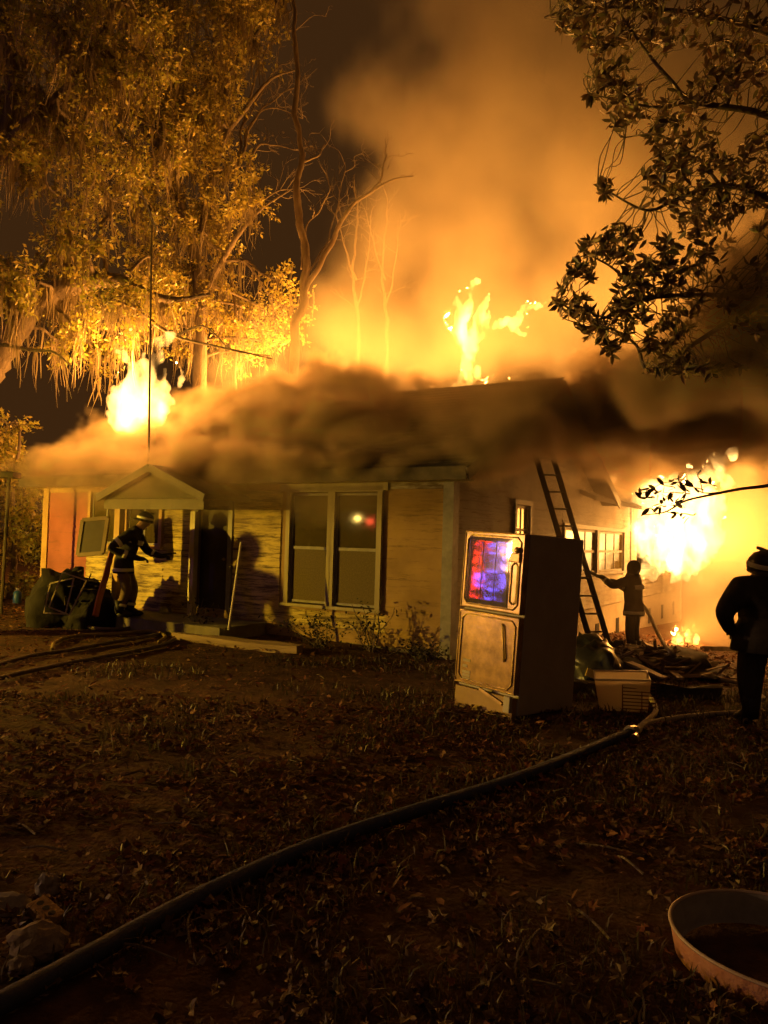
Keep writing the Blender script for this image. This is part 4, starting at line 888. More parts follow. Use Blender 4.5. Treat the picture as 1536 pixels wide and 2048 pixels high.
# ladder leaning on the side eave
def ladder():
    a0 = ground_pt(1192, 1322); a1 = ground_pt(1236, 1316); top = hw(.45, 2.6, 2.95); t2 = hw(.45, 2.98, 2.95)
    T = empty('ladder', a0); tag(T, 'dark ladder leaning on the side eave behind the refrigerator', 'ladder'); m = mat('ladder_metal', (.10, .085, .07), (.15, .13, .10), .55, 6, metal=.3)
    ax = Vector((.33, .10, 0)); A = [a0, a0 + ax]; up = (top - a0) * 1.12; ex = ax
    for k in range(2): q = MB(); q.bar(A[k] - a0, A[k] + up - a0, .035, .09); q.build('rail', m, T)
    n = 12
    for i in range(n):
        p = up * ((i + .6) / n); q = MB(); q.tube([p, p + ax], .017, 8); q.build('rung', mat('ladder_rung', (.22, .19, .15), rough=.4, metal=.6), T)
ladder()
def plank(name, label, p0, p1, w, t, m, cat='plank', roll=0.0):
    p0 = Vector(p0); p1 = Vector(p1); dd = (p1 - p0); L = dd.length; o = MB()
    n = 6
    o.box(0, L, -w / 2, w / 2, -t / 2, t / 2); ob = o.build(name, m); bm = bmesh.new(); bm.from_mesh(ob.data); bmesh.ops.subdivide_edges(bm, edges=[e for e in bm.edges if abs((e.verts[0].co - e.verts[1].co).x) > .9 * L], cuts=4)
    for v in bm.verts: v.co += Vector((random.gauss(0, 1) * .01, random.gauss(0, 1) * w * .03, random.gauss(0, 1) * t * .1))
    bm.to_mesh(ob.data); bm.free(); x = dd.normalized(); y = Vector((0, 0, 1)).cross(x).normalized(); z = x.cross(y)
    M = Matrix((x, y, z)).transposed().to_4x4(); M.translation = p0; ob.matrix_world = M @ Matrix.Rotation(roll, 4, 'X'); tag(ob, label, cat, 'loose timber in the yard'); return ob
WOOD = mat('weathered_wood', (.22, .15, .09), (.36, .26, .16), .8, 3, bump=.5, stretch=(.4, 4, 4)); CHAR = mat('charred_wood', (.03, .024, .018), (.10, .075, .05), .9, 4, bump=.6); PALEW = mat('pale_board', (.42, .31, .18), (.55, .42, .26), .7, 3, bump=.4, stretch=(.4, 4, 4))
plank('timber_beam', 'long low timber beam lying behind the plastic tub', ground_pt(1120, 1374, .07), ground_pt(1440, 1388, .06), .10, .15, CHAR)
plank('plank', 'pale plank end lying nearest the timber beam', ground_pt(1258, 1325, .2), ground_pt(1328, 1356, .1), .12, .03, PALEW)
plank('plank', 'brown plank lying right of the pale one in the debris', ground_pt(1318, 1320, .16), ground_pt(1360, 1358, .06), .10, .035, WOOD)
plank('plank', 'grey plank lying near the hose man’s feet', ground_pt(1262, 1278, .12), ground_pt(1330, 1302, .1), .12, .04, WOOD)
plank('plank', 'dark plank poking out from behind the ladder foot', ground_pt(1218, 1290, .35), ground_pt(1246, 1284, .42), .10, .08, CHAR)
plank('plank', 'thin lath lying flat in the leaves right of the debris', ground_pt(1360, 1342, .03), ground_pt(1420, 1334, .03), .07, .025, WOOD)
plank('plank', 'scorched board at the foot of the burning wall', ground_pt(1405, 1296, .06), ground_pt(1500, 1300, .06), .12, .10, CHAR)
plank('plank', 'short yellow board standing by the right fireman’s leg', ground_pt(1470, 1358, .05), ground_pt(1506, 1336, .22), .14, .03, PALEW)
plank('plank', 'thin pale strip on the ground left of the plastic tub, far one', ground_pt(1150, 1367, .05), ground_pt(1196, 1366, .05), .04, .03, PALEW)
plank('plank', 'thin pale strip on the ground left of the plastic tub, near one', ground_pt(1150, 1380, .04), ground_pt(1204, 1378, .04), .04, .03, PALEW)
plank('timber_edging', 'long half-buried timber edging in front of the house', ground_pt(350, 1272, .05), ground_pt(600, 1300, .05), .16, .12, WOOD)
plank('plank', 'red and orange painted plank leaning beside the stooping fireman', px(190, 1232, 12.9), px(224, 1104, 13.3), .13, .03, mat('red_plank', (.50, .14, .05), (.55, .24, .08), .6, 3), roll=R(90))
def debris_heap(name, label, u, v, d, size, seed, m, cat, shards=60, sm=None):
    p = px(u, v, d); b0 = Vector((p.x, p.y, gz(p.x, p.y))); T = empty(name, b0); tag(T, label, cat); rr = random.Random(seed)
    q = MB(); lumpy(q, (0, 0, 0), size, seed, 4, .45, -.05)
    q.v = [tuple(Vector(p) + Vector((mnoise.noise(Vector(p) * 4.5 + Vector((seed, 0, 0))), mnoise.noise(Vector(p) * 4.5 + Vector((0, seed, 0))), mnoise.noise(Vector(p) * 4.5))) * .10) for p in q.v]; q.build('mound', m, T, True)
    if shards:
        s = MB()
        for k in range(shards):
            a = rr.uniform(0, 6.28); f = rr.uniform(.2, 1.0); z = size[2] * math.sqrt(max(0, 1 - f * f)) * .9; c0 = Vector((math.cos(a) * f * size[0], math.sin(a) * f * size[1], z + .02)); dd = Vector((rr.gauss(0, 1), rr.gauss(0, 1), rr.gauss(0, .35))).normalized() * rr.uniform(.06, .28)
            s.bar(c0 - dd, c0 + dd, rr.uniform(.02, .08), rr.uniform(.008, .02), (rr.gauss(0, .4), rr.gauss(0, .4), 1))
        o = s.build('shards', sm or WOOD, T); o['kind'] = 'stuff'
    return T
debris_heap('debris_pile', 'heap of broken boards and leaves between the ladder and the hose', 1275, 1318, 12.5, (1.25, 1.3, .30), 91, CHAR, 'debris', 140)
debris_heap('tarp_heap', 'dark crumpled tarp heap between the refrigerator and the ladder', 1186, 1330, 11.0, (.42, .8, .50), 92, mat('tarp_black', (.02, .02, .018), (.05, .048, .04), .35, 3), 'tarp', 0)
debris_heap('rubble_heap', 'dark rumpled heap of burnt belongings at the left end of the house', 150, 1235, 13.8, (.72, .5, 1.0), 93, mat('burnt_cloth', (.005, .004, .003), (.012, .009, .007), .9, 3, bump=.5), 'debris', 30, CHAR)
# plastic tub with a wire rack in it
def plastic_tub():
    c = ground_pt(1245, 1416); T = empty('plastic_tub', c); T.rotation_euler = (R(4), R(-3), R(-14)); tag(T, 'clear plastic storage tub glowing in the firelight beside the refrigerator', 'tub')
    m = bpy.data.materials.new('tub_plastic'); m.use_nodes = True; nt = m.node_tree; b = nt.nodes['Principled BSDF']; b.inputs['Base Color'].default_value = (.8, .74, .62, 1); b.inputs['Roughness'].default_value = .3
    t = nt.nodes.new('ShaderNodeBsdfTranslucent'); t.inputs['Color'].default_value = (.95, .88, .74, 1); tp = nt.nodes.new('ShaderNodeBsdfTransparent'); a = nt.nodes.new('ShaderNodeMixShader'); a.inputs[0].default_value = .8; a2 = nt.nodes.new('ShaderNodeMixShader'); a2.inputs[0].default_value = .08
    nt.links.new(b.outputs[0], a.inputs[1]); nt.links.new(t.outputs[0], a.inputs[2]); nt.links.new(a.outputs[0], a2.inputs[1]); nt.links.new(tp.outputs[0], a2.inputs[2]); nt.links.new(a2.outputs[0], nt.nodes['Material Output'].inputs['Surface'])
    def wall(nm, A, B, C, D, par=T):
        q = MB(); nA = (Vector(B) - Vector(A)).cross(Vector(D) - Vector(A)).normalized() * .006
        P = [Vector(k) for k in (A, B, C, D)]; q.add(P + [p + nA for p in P], [(0, 1, 2, 3), (7, 6, 5, 4), (0, 4, 5, 1), (1, 5, 6, 2), (2, 6, 7, 3), (3, 7, 4, 0)]); return q.build(nm, m, par)
    x, y, X, Y, h = .24, .17, .285, .21, .36
    wall('front_panel', (-x, -y, 0), (x, -y, 0), (X, -Y, h), (-X, -Y, h)); wall('back_panel', (x, y, 0), (-x, y, 0), (-X, Y, h), (X, Y, h))
    wall('side_panel', (-x, y, 0), (-x, -y, 0), (-X, -Y, h), (-X, Y, h)); wall('side_panel', (x, -y, 0), (x, y, 0), (X, Y, h), (X, -Y, h)); wall('base', (-x, y, .004), (x, y, .004), (x, -y, .004), (-x, -y, .004))
    q = MB(); q.tube([(-X, -Y, h), (X, -Y, h), (X, Y, h), (-X, Y, h), (-X, -Y, h)], .011, 6); q.build('rim', mat('tub_lip', (.75, .66, .5), rough=.35), T, True)
    W_ = empty('wire_rack', c + Vector((.06, -.27, .0))); W_.rotation_euler = (R(-6), 0, R(-10)); tag(W_, 'brown wire rack leaning on the front of the plastic tub', 'rack'); wm = mat('rack_wire', (.16, .07, .03), (.22, .10, .05), .5, 8, metal=.4)
    q = MB(); q.tube([(-.14, 0, .01), (.2, 0, .01), (.2, 0, .30), (-.14, 0, .30), (-.14, 0, .01)], .008, 5); q.build('rim', wm, W_)
    for i in range(1, 8): q = MB(); q.tube([(-.14, 0, .01 + .29 * i / 8), (.2, 0, .01 + .29 * i / 8)], .006, 5); q.build('wire', wm, W_)
    q = MB(); q.tube([(.06, .004, .01), (.06, .004, .3)], .006, 5); q.build('wire', wm, W_)
    yb = MB(); yb.box(-.11, .11, -.02, .02, -.05, .05, Matrix.Rotation(R(18), 4, 'Y')); o = yb.build('foam_block', mat('yellow_foam', (.45, .35, .07), (.55, .42, .1), .8, 6)); o.location = ground_pt(1194, 1380) + Vector((0, .12, .17)); tag(o, 'yellow block propped on the left of the plastic tub', 'block')
plastic_tub()
# wooden frames leaning on the rubble heap, dark panel behind
def frame(label, C, w, m, name='wooden_frame', pane=None, cat='frame'):
    P = [Vector(c) for c in C]; b0 = (P[2] + P[3]) / 2; T = empty(name, b0); tag(T, label, cat)
    for k in range(4): q = MB(); q.bar(P[k] - b0, P[(k + 1) % 4] - b0, w, w * .7, (P[1] - P[0]).cross(P[3] - P[0])); q.build('frame_bar', m, T)
    if pane:
        nrm = (P[1] - P[0]).cross(P[3] - P[0]).normalized() * .006; Q = [p - b0 for p in P]; q = MB(); q.add([p - nrm for p in Q] + [p + nrm for p in Q], [(0, 1, 2, 3), (7, 6, 5, 4), (0, 4, 5, 1), (1, 5, 6, 2), (2, 6, 7, 3), (3, 7, 4, 0)]); q.build('panel', pane, T)
frame('empty wooden frame leaning on the rubble heap, left of two', [px(101, 1167, 13.3), px(148, 1156, 13.3), px(131, 1228, 13.0), px(88, 1226, 13.0)], .022, mat('frame_pale', (.32, .26, .18), (.4, .33, .23), .7, 8))
frame('empty wooden frame leaning on the rubble heap, right of two', [px(126, 1145, 13.25), px(173, 1161, 13.2), px(139, 1230, 12.9), px(98, 1214, 12.95)], .022, MATS['frame_pale'])
frame('brown framed panel leaning on the wall under the left window', [px(166, 1040, 14.3), px(216, 1036, 14.2), px(206, 1106, 14.1), px(156, 1110, 14.2)], .07, mat('panel_frame', (.11, .065, .03), (.15, .09, .04), .5, 4), 'framed_panel', mat('panel_dark', (.025, .013, .007), (.04, .022, .012), .6, 3), 'panel')
# antenna on the eave
def antenna():
    a = px(297, 925, 15.0); top = px(304, 440, 15.0); T = empty('antenna_mast', a); tag(T, 'tall thin antenna mast rising from the porch past the roof fire', 'antenna'); m = mat('mast_steel', (.10, .08, .06), (.16, .13, .10), .5, 9, metal=.6); al = mat('antenna_aluminium', (.75, .72, .66), rough=.3, metal=.9)
    q = MB(); q.tube([a - a, top - a], [.024, .018], 8); q.build('mast', m, T); q = MB(); q.tube([px(281, 380, 15) - a, px(293, 408, 14.97) - a, px(314, 463, 14.93) - a], .014, 8); bo = q.build('boom', al, T)
    q = MB(); q.tube([top - a, px(299, 410, 15) - a], .014, 6); q.build('mast_head', m, T)
    for k, (u, v, l) in enumerate(((284, 388, .35), (291, 402, .32), (298, 420, .28), (305, 440, .24), (311, 456, .2))):
        p = px(u, v, 14.96) - a; q = MB(); q.tube([p + Vector((-l * .12, -l, 0)), p + Vector((l * .12, l, 0))], .005, 5); q.build('element', m, T)
    q = MB(); q.tube([px(297, 410, 15) - a, px(300, 440, 15) - a, px(296, 452, 15) - a], .012, 6); q.build('bracket', m, T)
antenna()
q = MB(); q.tube([px(482, 1084, 12.55), px(470, 1172, 12.42), px(457, 1260, 12.3)], .019, 8); o = q.build('white_pole', mat('pole_white', (.7, .62, .55), (.78, .7, .62), .5, 6)); tag(o, 'thin white pole leaning beside the dark doorway', 'pole')
p = px(4, 1190, 15.2); T = empty('post', (p.x, p.y, 0)); tag(T, 'dark post with a flat boxy head at the left edge', 'post'); hh = px(4, 945, 15.2).z
q = MB(); q.tube([(0, 0, 0), (.04, 0, hh - .1)], .035, 8); q.build('post_shaft', CHAR, T); q = MB(); q.box(-.22, .20, -.18, .18, hh - .1, hh + .02); q.build('post_head', CHAR, T, bevel=.01)
p = ground_pt(34, 1208); T = empty('blue_bottle', p); tag(T, 'blue plastic bottle standing on the lit leaves at far left', 'bottle'); q = MB(); q.lathe([(0, 0), (.085, .005), (.09, .03), (.09, .24), (.07, .28), (.03, .31)], 16); q.build('bottle_body', mat('blue_plastic', (.04, .12, .35), rough=.35), T, True); q = MB(); q.lathe([(.034, .31), (.034, .36), (0, .362)], 12); q.build('cap', mat('cap_white', (.5, .5, .5)), T)
def stone(name, label, u, v, size, m, seed, cat='stone', rot=0):
    c = ground_pt(u, v); q = MB(); lumpy(q, (0, 0, size[2] * .45), size, seed, 3, .32); o = q.build(name, m); o.location = c; o.rotation_euler = (0, 0, rot); tag(o, label, cat)
ST = mat('stone_tan', (.20, .155, .10), (.32, .26, .18), .85, 9, bump=.5); SG = mat('stone_grey', (.20, .18, .16), (.30, .27, .24), .85, 9, bump=.5)
stone('stone', 'largest pale stone in the lower left corner', 72, 1905, (.115, .09, .075), ST, 101)
stone('stone', 'grey stone at the left edge above the largest stone', 8, 1822, (.10, .07, .05), SG, 102)
stone('stone', 'small upright stone above the pitted block', 96, 1785, (.055, .045, .06), SG, 103)
stone('stone', 'small tan stone tucked below the largest stone', 42, 1940, (.05, .04, .035), ST, 104)
stone('boulder', 'big pale round boulder in front of the porch', 331, 1246, (.25, .2, .2), SG, 105)
c = ground_pt(92, 1838); T = empty('pitted_block', c); T.rotation_euler = (R(8), R(10), R(-35)); tag(T, 'yellow broken brick with dark round holes among the stones', 'brick')
q = MB(); q.box(-.085, .085, -.045, .045, 0, .055); q.build('brick_body', mat('brick_yellow', (.34, .20, .06), (.44, .28, .09), .8, 14, bump=.6), T, bevel=.008)
for k in range(3): q = MB(); q.lathe([(0, .0565), (.015, .0565), (.016, .056)], 12, Matrix.Translation((-.045 + .045 * k, 0, 0))); q.build('hole', mat('hole_dark', (.01, .008, .006)), T)
stone('stone', 'small yellow lump beside the hose ends', 350, 1275, (.06, .06, .06), mat('yellow_lump', (.5, .32, .05), rough=.6), 107, 'stone')
# ------------------------------------------------------------------ people
COAT = mat('turnout_coat', (.030, .026, .020), (.055, .047, .035), .85, 6, bump=.7, bscale=9); PANTS = mat('turnout_trousers', (.16, .11, .06), (.22, .15, .085), .85, 6, bump=.6, bscale=9); SKIN = mat('skin', (.45, .28, .19), rough=.5)
GLOVE = mat('glove', (.05, .04, .03), (.08, .065, .045), .8, 9); HELM = mat('helmet_black', (.02, .018, .016), (.035, .03, .026), .35, 5); STRIPE = mat('reflective_stripe', (.80, .78, .58), (.9, .88, .7), .4, 12); RUBBER = mat('boot_rubber', (.02, .018, .016), rough=.6); DARKCLOTH = mat('dark_clothes', (.018, .016, .016), (.03, .027, .025), .9, 5)
BASE = dict(pelvis=(0, 0, .97, .15), spine=(0, .01, 1.16, .15), chest=(0, .0, 1.36, .165), neck=(0, .01, 1.53, .065), head=(0, .035, 1.62, .092), crown=(0, .03, 1.71, .075), nose=(0, .135, 1.615, .016),
    shR=(.19, 0, 1.44, .09), elR=(.27, -.02, 1.16, .068), wrR=(.27, .08, .92, .048), paR=(.27, .11, .85, .04), shL=(-.19, 0, 1.44, .09), elL=(-.27, -.02, 1.16, .068), wrL=(-.27, .08, .92, .048), paL=(-.27, .11, .85, .04),
    hiR=(.10, 0, .90, .115), knR=(.11, .03, .50, .09), anR=(.11, -.02, .12, .075), toR=(.12, .13, .05, .05), hiL=(-.10, 0, .90, .115), knL=(-.11, .03, .50, .09), anL=(-.11, -.02, .12, .075), toL=(-.12, .13, .05, .05))
EDGES = [('pelvis', 'spine'), ('spine', 'chest'), ('chest', 'neck'), ('neck', 'head'), ('head', 'crown'), ('head', 'nose'), ('chest', 'shR'), ('shR', 'elR'), ('elR', 'wrR'), ('wrR', 'paR'), ('chest', 'shL'), ('shL', 'elL'), ('elL', 'wrL'), ('wrL', 'paL'),
    ('pelvis', 'hiR'), ('hiR', 'knR'), ('knR', 'anR'), ('anR', 'toR'), ('pelvis', 'hiL'), ('hiL', 'knL'), ('knL', 'anL'), ('anL', 'toL')]
def person(label, loc, rotz, J={}, helmet=True, stripes=True, tank=False, trousers=None, coat=None, hood=False, skirt=False, tilt=0, hs=1.0, brim=1.0):
    j = dict(BASE); j.update(J); T = empty('person', loc, (0, 0, rotz)); tag(T, label, 'person'); names = list(j); V = [j[n][:3] for n in names]; rad = [j[n][3] for n in names]; E = [(names.index(a), names.index(b)) for a, b in EDGES]
    rr = random.Random(hash(label) % 1000 if False else len(label))
    for s in ('R', 'L'):           # four curled fingers and a thumb on each palm
        wv = Vector(j['wr' + s][:3]); pv = Vector(j['pa' + s][:3]); f = (pv - wv).normalized(); side = f.cross(Vector((0, 0, 1)) if abs(f.z) < .8 else Vector((0, 1, 0))).normalized(); dn = f.cross(side).normalized(); dn = dn if dn.z < 0 else -dn; ip = names.index('pa' + s)
        for k in range(5):
            o = (k - 1.5) * .021
            if k < 4: pts = [pv + f * .045 + side * o, pv + f * (.085 - .006 * abs(k - 1)) + side * o * 1.1 + dn * .02, pv + f * .085 + side * o * 1.1 + dn * .06]; rs = (.012, .0105, .009)
            else: pts = [pv - f * .005 + side * -.045 + dn * .01, pv + f * .035 + side * -.055 + dn * .035]; rs = (.013, .010)
            prev = ip
            for q, r0 in zip(pts, rs): V.append(tuple(q)); rad.append(r0); E.append((prev, len(V) - 1)); prev = len(V) - 1
    me = bpy.data.meshes.new('body'); me.from_pydata(V, E, []); o = bpy.data.objects.new('body', me); COL.objects.link(o)
    md = o.modifiers.new('s', 'SKIN'); md.use_smooth_shade = True
    for i, r0 in enumerate(rad): me.skin_vertices[0].data[i].radius = (r0, r0)
    me.skin_vertices[0].data[0].use_root = True
    ms = o.modifiers.new('u', 'SUBSURF'); ms.levels = 2; ms.render_levels = 2
    m2 = eval_mesh(o); o.modifiers.clear(); o.data = m2; bpy.data.meshes.remove(me); o.parent = T
    coat = coat or COAT; m2.materials.clear()
    for m in (coat, trousers or PANTS, SKIN if not hood else DARKCLOTH, GLOVE, RUBBER): m2.materials.append(m)
    hz = j['neck'][2]; hy = Vector(j['head'][:3]); pr = Vector(j['paR'][:3]); pl = Vector(j['paL'][:3]); wr = Vector(j['wrR'][:3]); wl_ = Vector(j['wrL'][:3])
    for p in m2.polygons:
        c = p.center; p.use_smooth = True
        if (c - pr).length < .14 and (c - wr).length > .05 or (c - pl).length < .14 and (c - wl_).length > .05: p.material_index = 3
        elif (c - hy).length < .15 and c.z > hz - .01: p.material_index = 2
        elif c.z < .24: p.material_index = 4
        elif c.z < j['pelvis'][2] - .12: p.material_index = 1
    # coat skirt below the waist
    wd = j['pelvis'][3] / .15; P = Vector(j['pelvis'][:3]); S2 = Vector(j['spine'][:3]); q = MB(); ax = (S2 - P); 
    q.lathe([(.0, .16), (.150 * wd, .15), (.185 * wd, .02), (.205 * wd, -.20 if not skirt else -.36), (.19 * wd, -.205 if not skirt else -.365), (.17 * wd, .0)], 22, Matrix.Translation(P), 1.0, .86); q.build('coat_skirt', coat, T, True)
    def band(a, b, t, r0, w, nm='reflective_stripe'):
        a = Vector(j[a][:3]); b = Vector(j[b][:3]); c0 = a.lerp(b, t); M = (b - a).to_track_quat('Z', 'Y').to_matrix().to_4x4(); M.translation = c0; q = MB(); q.lathe([(r0, -w), (r0 + .006, -w * .9), (r0 + .006, w * .9), (r0, w)], 20, M); q.build(nm, STRIPE, T, True)
    if stripes:
        q = MB(); q.lathe([(.203 * wd, -.17), (.211 * wd, -.165), (.207 * wd, -.115), (.199 * wd, -.11)], 24, Matrix.Translation(P), 1.0, .86); q.build('reflective_stripe', STRIPE, T, True)
        band('spine', 'chest', .75, j['chest'][3] + .008, .04); band('elR', 'wrR', .55, .068, .035); band('elL', 'wrL', .55, .064, .028); band('shR', 'elR', .6, .094, .036); band('knR', 'anR', .72, .088, .025); band('knL', 'anL', .72, .088, .025)
    for s in ('R', 'L'):
        a = Vector(j['an' + s][:3]); t = Vector(j['to' + s][:3]); q = MB(); q.tube([(a.x, a.y, .30), (a.x, a.y, .16), (a.x, a.y + .01, .09)], [.092, .085, .08], 12); lumpy(q, ((a.x + t.x) / 2, (a.y + t.y) / 2 + .02, .055), (.062, .15, .06), 1, 2, .02, -.05); q.build('boot', RUBBER, T, True)
    H = Vector(j['head'][:3]); ax = (Vector(j['crown'][:3]) - H).normalized(); M = ax.to_track_quat('Z', 'Y').to_matrix().to_4x4(); M.translation = H
    if helmet:
        M = Matrix.Translation(H) @ Matrix.Rotation(R(tilt), 4, 'X') @ Matrix.Scale(hs, 4)
        q = MB(); q.lathe([(.118, .03), (.122, .06), (.112, .11), (.085, .15), (.045, .172), (0, .178)], 22, M, 1.0, 1.16); h = q.build('helmet', HELM, T, True)
        q = MB(); q.lathe([(.115, .03), (.165, .012), (.168, .018), (.118, .05)], 24, M @ Matrix.Translation((0, -.03, 0)), .95 * brim, 1.25 * brim); q.build('brim', HELM, h, True)
        q = MB(); q.box(-.012, .012, -.12, .12, .165, .188, M); q.build('crest', HELM, h, bevel=.006)
        q = MB(); q.lathe([(.1215, .055), (.1235, .06), (.1215, .085), (.1195, .09)], 22, M, 1.0, 1.16); q.build('reflective_band', STRIPE, h, True)
    else:
        q = MB(); lumpy(q, H + Vector((0, -.02, .05)), (.128, .138, .155) if hood else (.115, .125, .135), 5, 3, .06); q.build('hood' if hood else 'hair', DARKCLOTH if hood else mat('hair_brown', (.03, .02, .012), rough=.7), T, True)
    if tank:
        C0 = Vector(j['chest'][:3]); q = MB(); M = (Vector(j['neck'][:3]) - P).to_track_quat('Z', 'Y').to_matrix().to_4x4(); M.translation = C0 + Vector((0, -.24, -.05))
        q.lathe([(0, -.27), (.06, -.26), (.085, -.2), (.085, .16), (.05, .23), (.02, .25), (.02, .29), (0, .29)], 18, M); tk = q.build('air_tank', mat('tank_paint', (.10, .10, .09), (.16, .15, .13), .4, 5), T, True)
        q = MB(); q.lathe([(.086, -.05), (.089, -.045), (.089, .0), (.086, .005)], 18, M); q.build('tank_strap', RUBBER, tk, True)
    return T
# stooping fireman at the porch
p = px(250, 1222, 13.55); person('fireman in striped dark coat stooping towards the porch wall', (p.x, p.y, .2), R(-78), dict(pelvis=(0, -.05, .97, .155), spine=(0, .01, 1.19, .18), chest=(0, .08, 1.41, .20), neck=(0, .19, 1.57, .075), head=(0, .27, 1.67, .092), crown=(0, .29, 1.76, .075), nose=(0, .375, 1.65, .016),
    shR=(.22, .08, 1.48, .11), elR=(.34, -.26, 1.20, .09), wrR=(.22, .20, 1.04, .052), paR=(.18, .29, 1.03, .04), shL=(-.22, .12, 1.48, .11), elL=(-.28, .32, 1.15, .075), wrL=(-.10, .56, 1.08, .05), paL=(-.04, .64, 1.08, .04),
    hiR=(.10, -.06, .90, .12), knR=(.12, .03, .50, .1), anR=(.13, -.08, .12, .08), toR=(.15, .08, .05, .05), hiL=(-.10, -.05, .90, .12), knL=(-.12, .12, .50, .1), anL=(-.12, .06, .12, .08), toL=(-.13, .22, .05, .05)), tilt=-12, tank=False, brim=.88, hs=1.08)
q = MB(); a = px(300, 1112, 13.4); b = px(352, 1106, 13.6); q.tube([a, b], .016, 8); o = q.build('pry_bar', mat('tool_steel', (.06, .055, .05), rough=.4, metal=.8)); tag(o, 'short dark bar held by the stooping fireman at the porch', 'tool')
# hose man silhouetted before the side wall
p = ground_pt(1266, 1312); AP = p
person('hose man silhouetted before the side wall, aiming a nozzle left', p, R(48), dict(pelvis=(0, 0, .97, .165), spine=(0, .01, 1.16, .175), chest=(0, .02, 1.36, .195), neck=(0, .02, 1.53, .1), shR=(.22, .05, 1.43, .11), elR=(.24, .30, 1.30, .07), wrR=(.12, .52, 1.40, .05), paR=(.09, .59, 1.42, .04), shL=(-.22, .05, 1.43, .11), elL=(-.26, .32, 1.32, .08), wrL=(-.05, .62, 1.46, .05), paL=(.0, .69, 1.48, .04)), helmet=False, hood=True, trousers=DARKCLOTH)
bpy.context.view_layer.update()
def pl(rot, loc, v): return Vector(loc) + Matrix.Rotation(rot, 3, 'Z') @ Vector(v)
n0 = pl(R(48), p, (.06, .40, 1.33)); n1 = pl(R(48), p, (.0, 1.05, 1.60)); q = MB(); q.tube([n0, n0.lerp(n1, .75), n1], [.035, .03, .04], 10); o = q.build('hose_nozzle', mat('tool_steel', (.06, .055, .05))); tag(o, 'hose nozzle pointed left by the silhouetted hose man', 'nozzle')
hose('fire_hose', 'charged hose sagging from the hose man’s hip down to the right', [n0, pl(R(48), p, (.28, .05, 1.05)), px(1296, 1225, 14.6), px(1320, 1275, 13.2), px(1345, 1308, 12.0), ground_pt(1378, 1330, .05), ground_pt(1430, 1355, .04), ground_pt(1470, 1364, .04), ground_pt(1500, 1375, .03), ground_pt(1530, 1400, .03)], .034, HOSE_Y)
# fireman with a hand on his hip at the right edge
p = Vector((px(1528, 1440, 8.05).x, 8.05, 0)); p.z = gz(p.x, p.y) - .02
person('helmeted fireman standing at the right edge with a hand on his hip', p, R(8), dict(pelvis=(0, 0, .97, .28), spine=(0, .01, 1.16, .26), chest=(0, .0, 1.34, .27), neck=(0, .05, 1.50, .16), head=(0, .08, 1.56, .11), crown=(0, .08, 1.64, .085), nose=(0, .19, 1.55, .016), shL=(-.32, 0, 1.40, .15), elL=(-.53, -.03, 1.15, .10), wrL=(-.38, .08, .98, .07), paL=(-.33, .12, .95, .05), shR=(.32, 0, 1.40, .15), elR=(.38, .05, 1.16, .085), hiR=(.15, 0, .9, .17), hiL=(-.15, 0, .9, .17), knL=(-.19, .02, .5, .14), anL=(-.2, -.02, .12, .09), toL=(-.26, .12, .05, .05), knR=(.2, .02, .5, .11), anR=(.22, -.02, .12, .09), toR=(.26, .12, .05, .05)), tank=True, stripes=False, trousers=COAT, tilt=12, hs=1.42, brim=.8)
# person out of frame at the left whose shadow falls on the front wall
person('person in a long dark coat standing between the floodlight and the house', (-8.35, 11.95, 0), R(-75), helmet=False, stripes=False, coat=DARKCLOTH, trousers=DARKCLOTH, skirt=True)
# ------------------------------------------------------------------ smoke: volume grids shaped by blobs and noise
class GN:
    def __init__(s, name):
        s.t = bpy.data.node_groups.new(name, 'GeometryNodeTree')
        s.t.interface.new_socket('Geometry', in_out='INPUT', socket_type='NodeSocketGeometry')
        s.t.interface.new_socket('Geometry', in_out='OUTPUT', socket_type='NodeSocketGeometry')
        s.out = s.t.nodes.new('NodeGroupOutput')
    def n(s, typ, **kw):
        x = s.t.nodes.new(typ)
        for k, v in kw.items(): setattr(x, k, v)
        return x
    def put(s, sock, val):
        if hasattr(val, 'is_output') or isinstance(val, bpy.types.NodeSocket): s.t.links.new(val, sock)
        else: sock.default_value = val
    def m(s, op, a, b=0.0, clamp=False):
        x = s.n('ShaderNodeMath', operation=op, use_clamp=clamp); s.put(x.inputs[0], a); s.put(x.inputs[1], b); return x.outputs[0]
    def v(s, op, a, b=None, out=0):
        x = s.n('ShaderNodeVectorMath', operation=op); s.put(x.inputs[0], a)
        if b is not None: s.put(x.inputs[3] if op == 'SCALE' else x.inputs[1], b)
        return x.outputs['Value'] if op in ('LENGTH', 'DOT_PRODUCT') else x.outputs[0]
    def noise(s, vec, scale, detail=3, rough=.55, col=False):
        x = s.n('ShaderNodeTexNoise'); s.put(x.inputs['Vector'], vec); x.inputs['Scale'].default_value = scale; x.inputs['Detail'].default_value = detail; x.inputs['Roughness'].default_value = rough
        return x.outputs['Color'] if col else x.outputs['Fac']
    def puffs(s, vec, scale):
        x = s.n('ShaderNodeTexVoronoi'); s.put(x.inputs['Vector'], vec); x.inputs['Scale'].default_value = scale; return s.m('SUBTRACT', .45, x.outputs['Distance'])
    def blobs(s, p, items):
        """largest of 1-|p-c|/r over ellipsoids"""
        g = None
        for c, r in items:
            r = r if isinstance(r, (tuple, list)) else (r, r, r)
            q = s.v('MULTIPLY', s.v('SUBTRACT', p, tuple(c)), tuple(1 / k for k in r))
            d = s.m('SUBTRACT', 1.0, s.v('LENGTH', q)); 
            if g is None: g = d
            else:
                x = s.n('ShaderNodeMath', operation='SMOOTH_MAX'); s.put(x.inputs[0], g); s.put(x.inputs[1], d); x.inputs[2].default_value = .12; g = x.outputs[0]
        return g
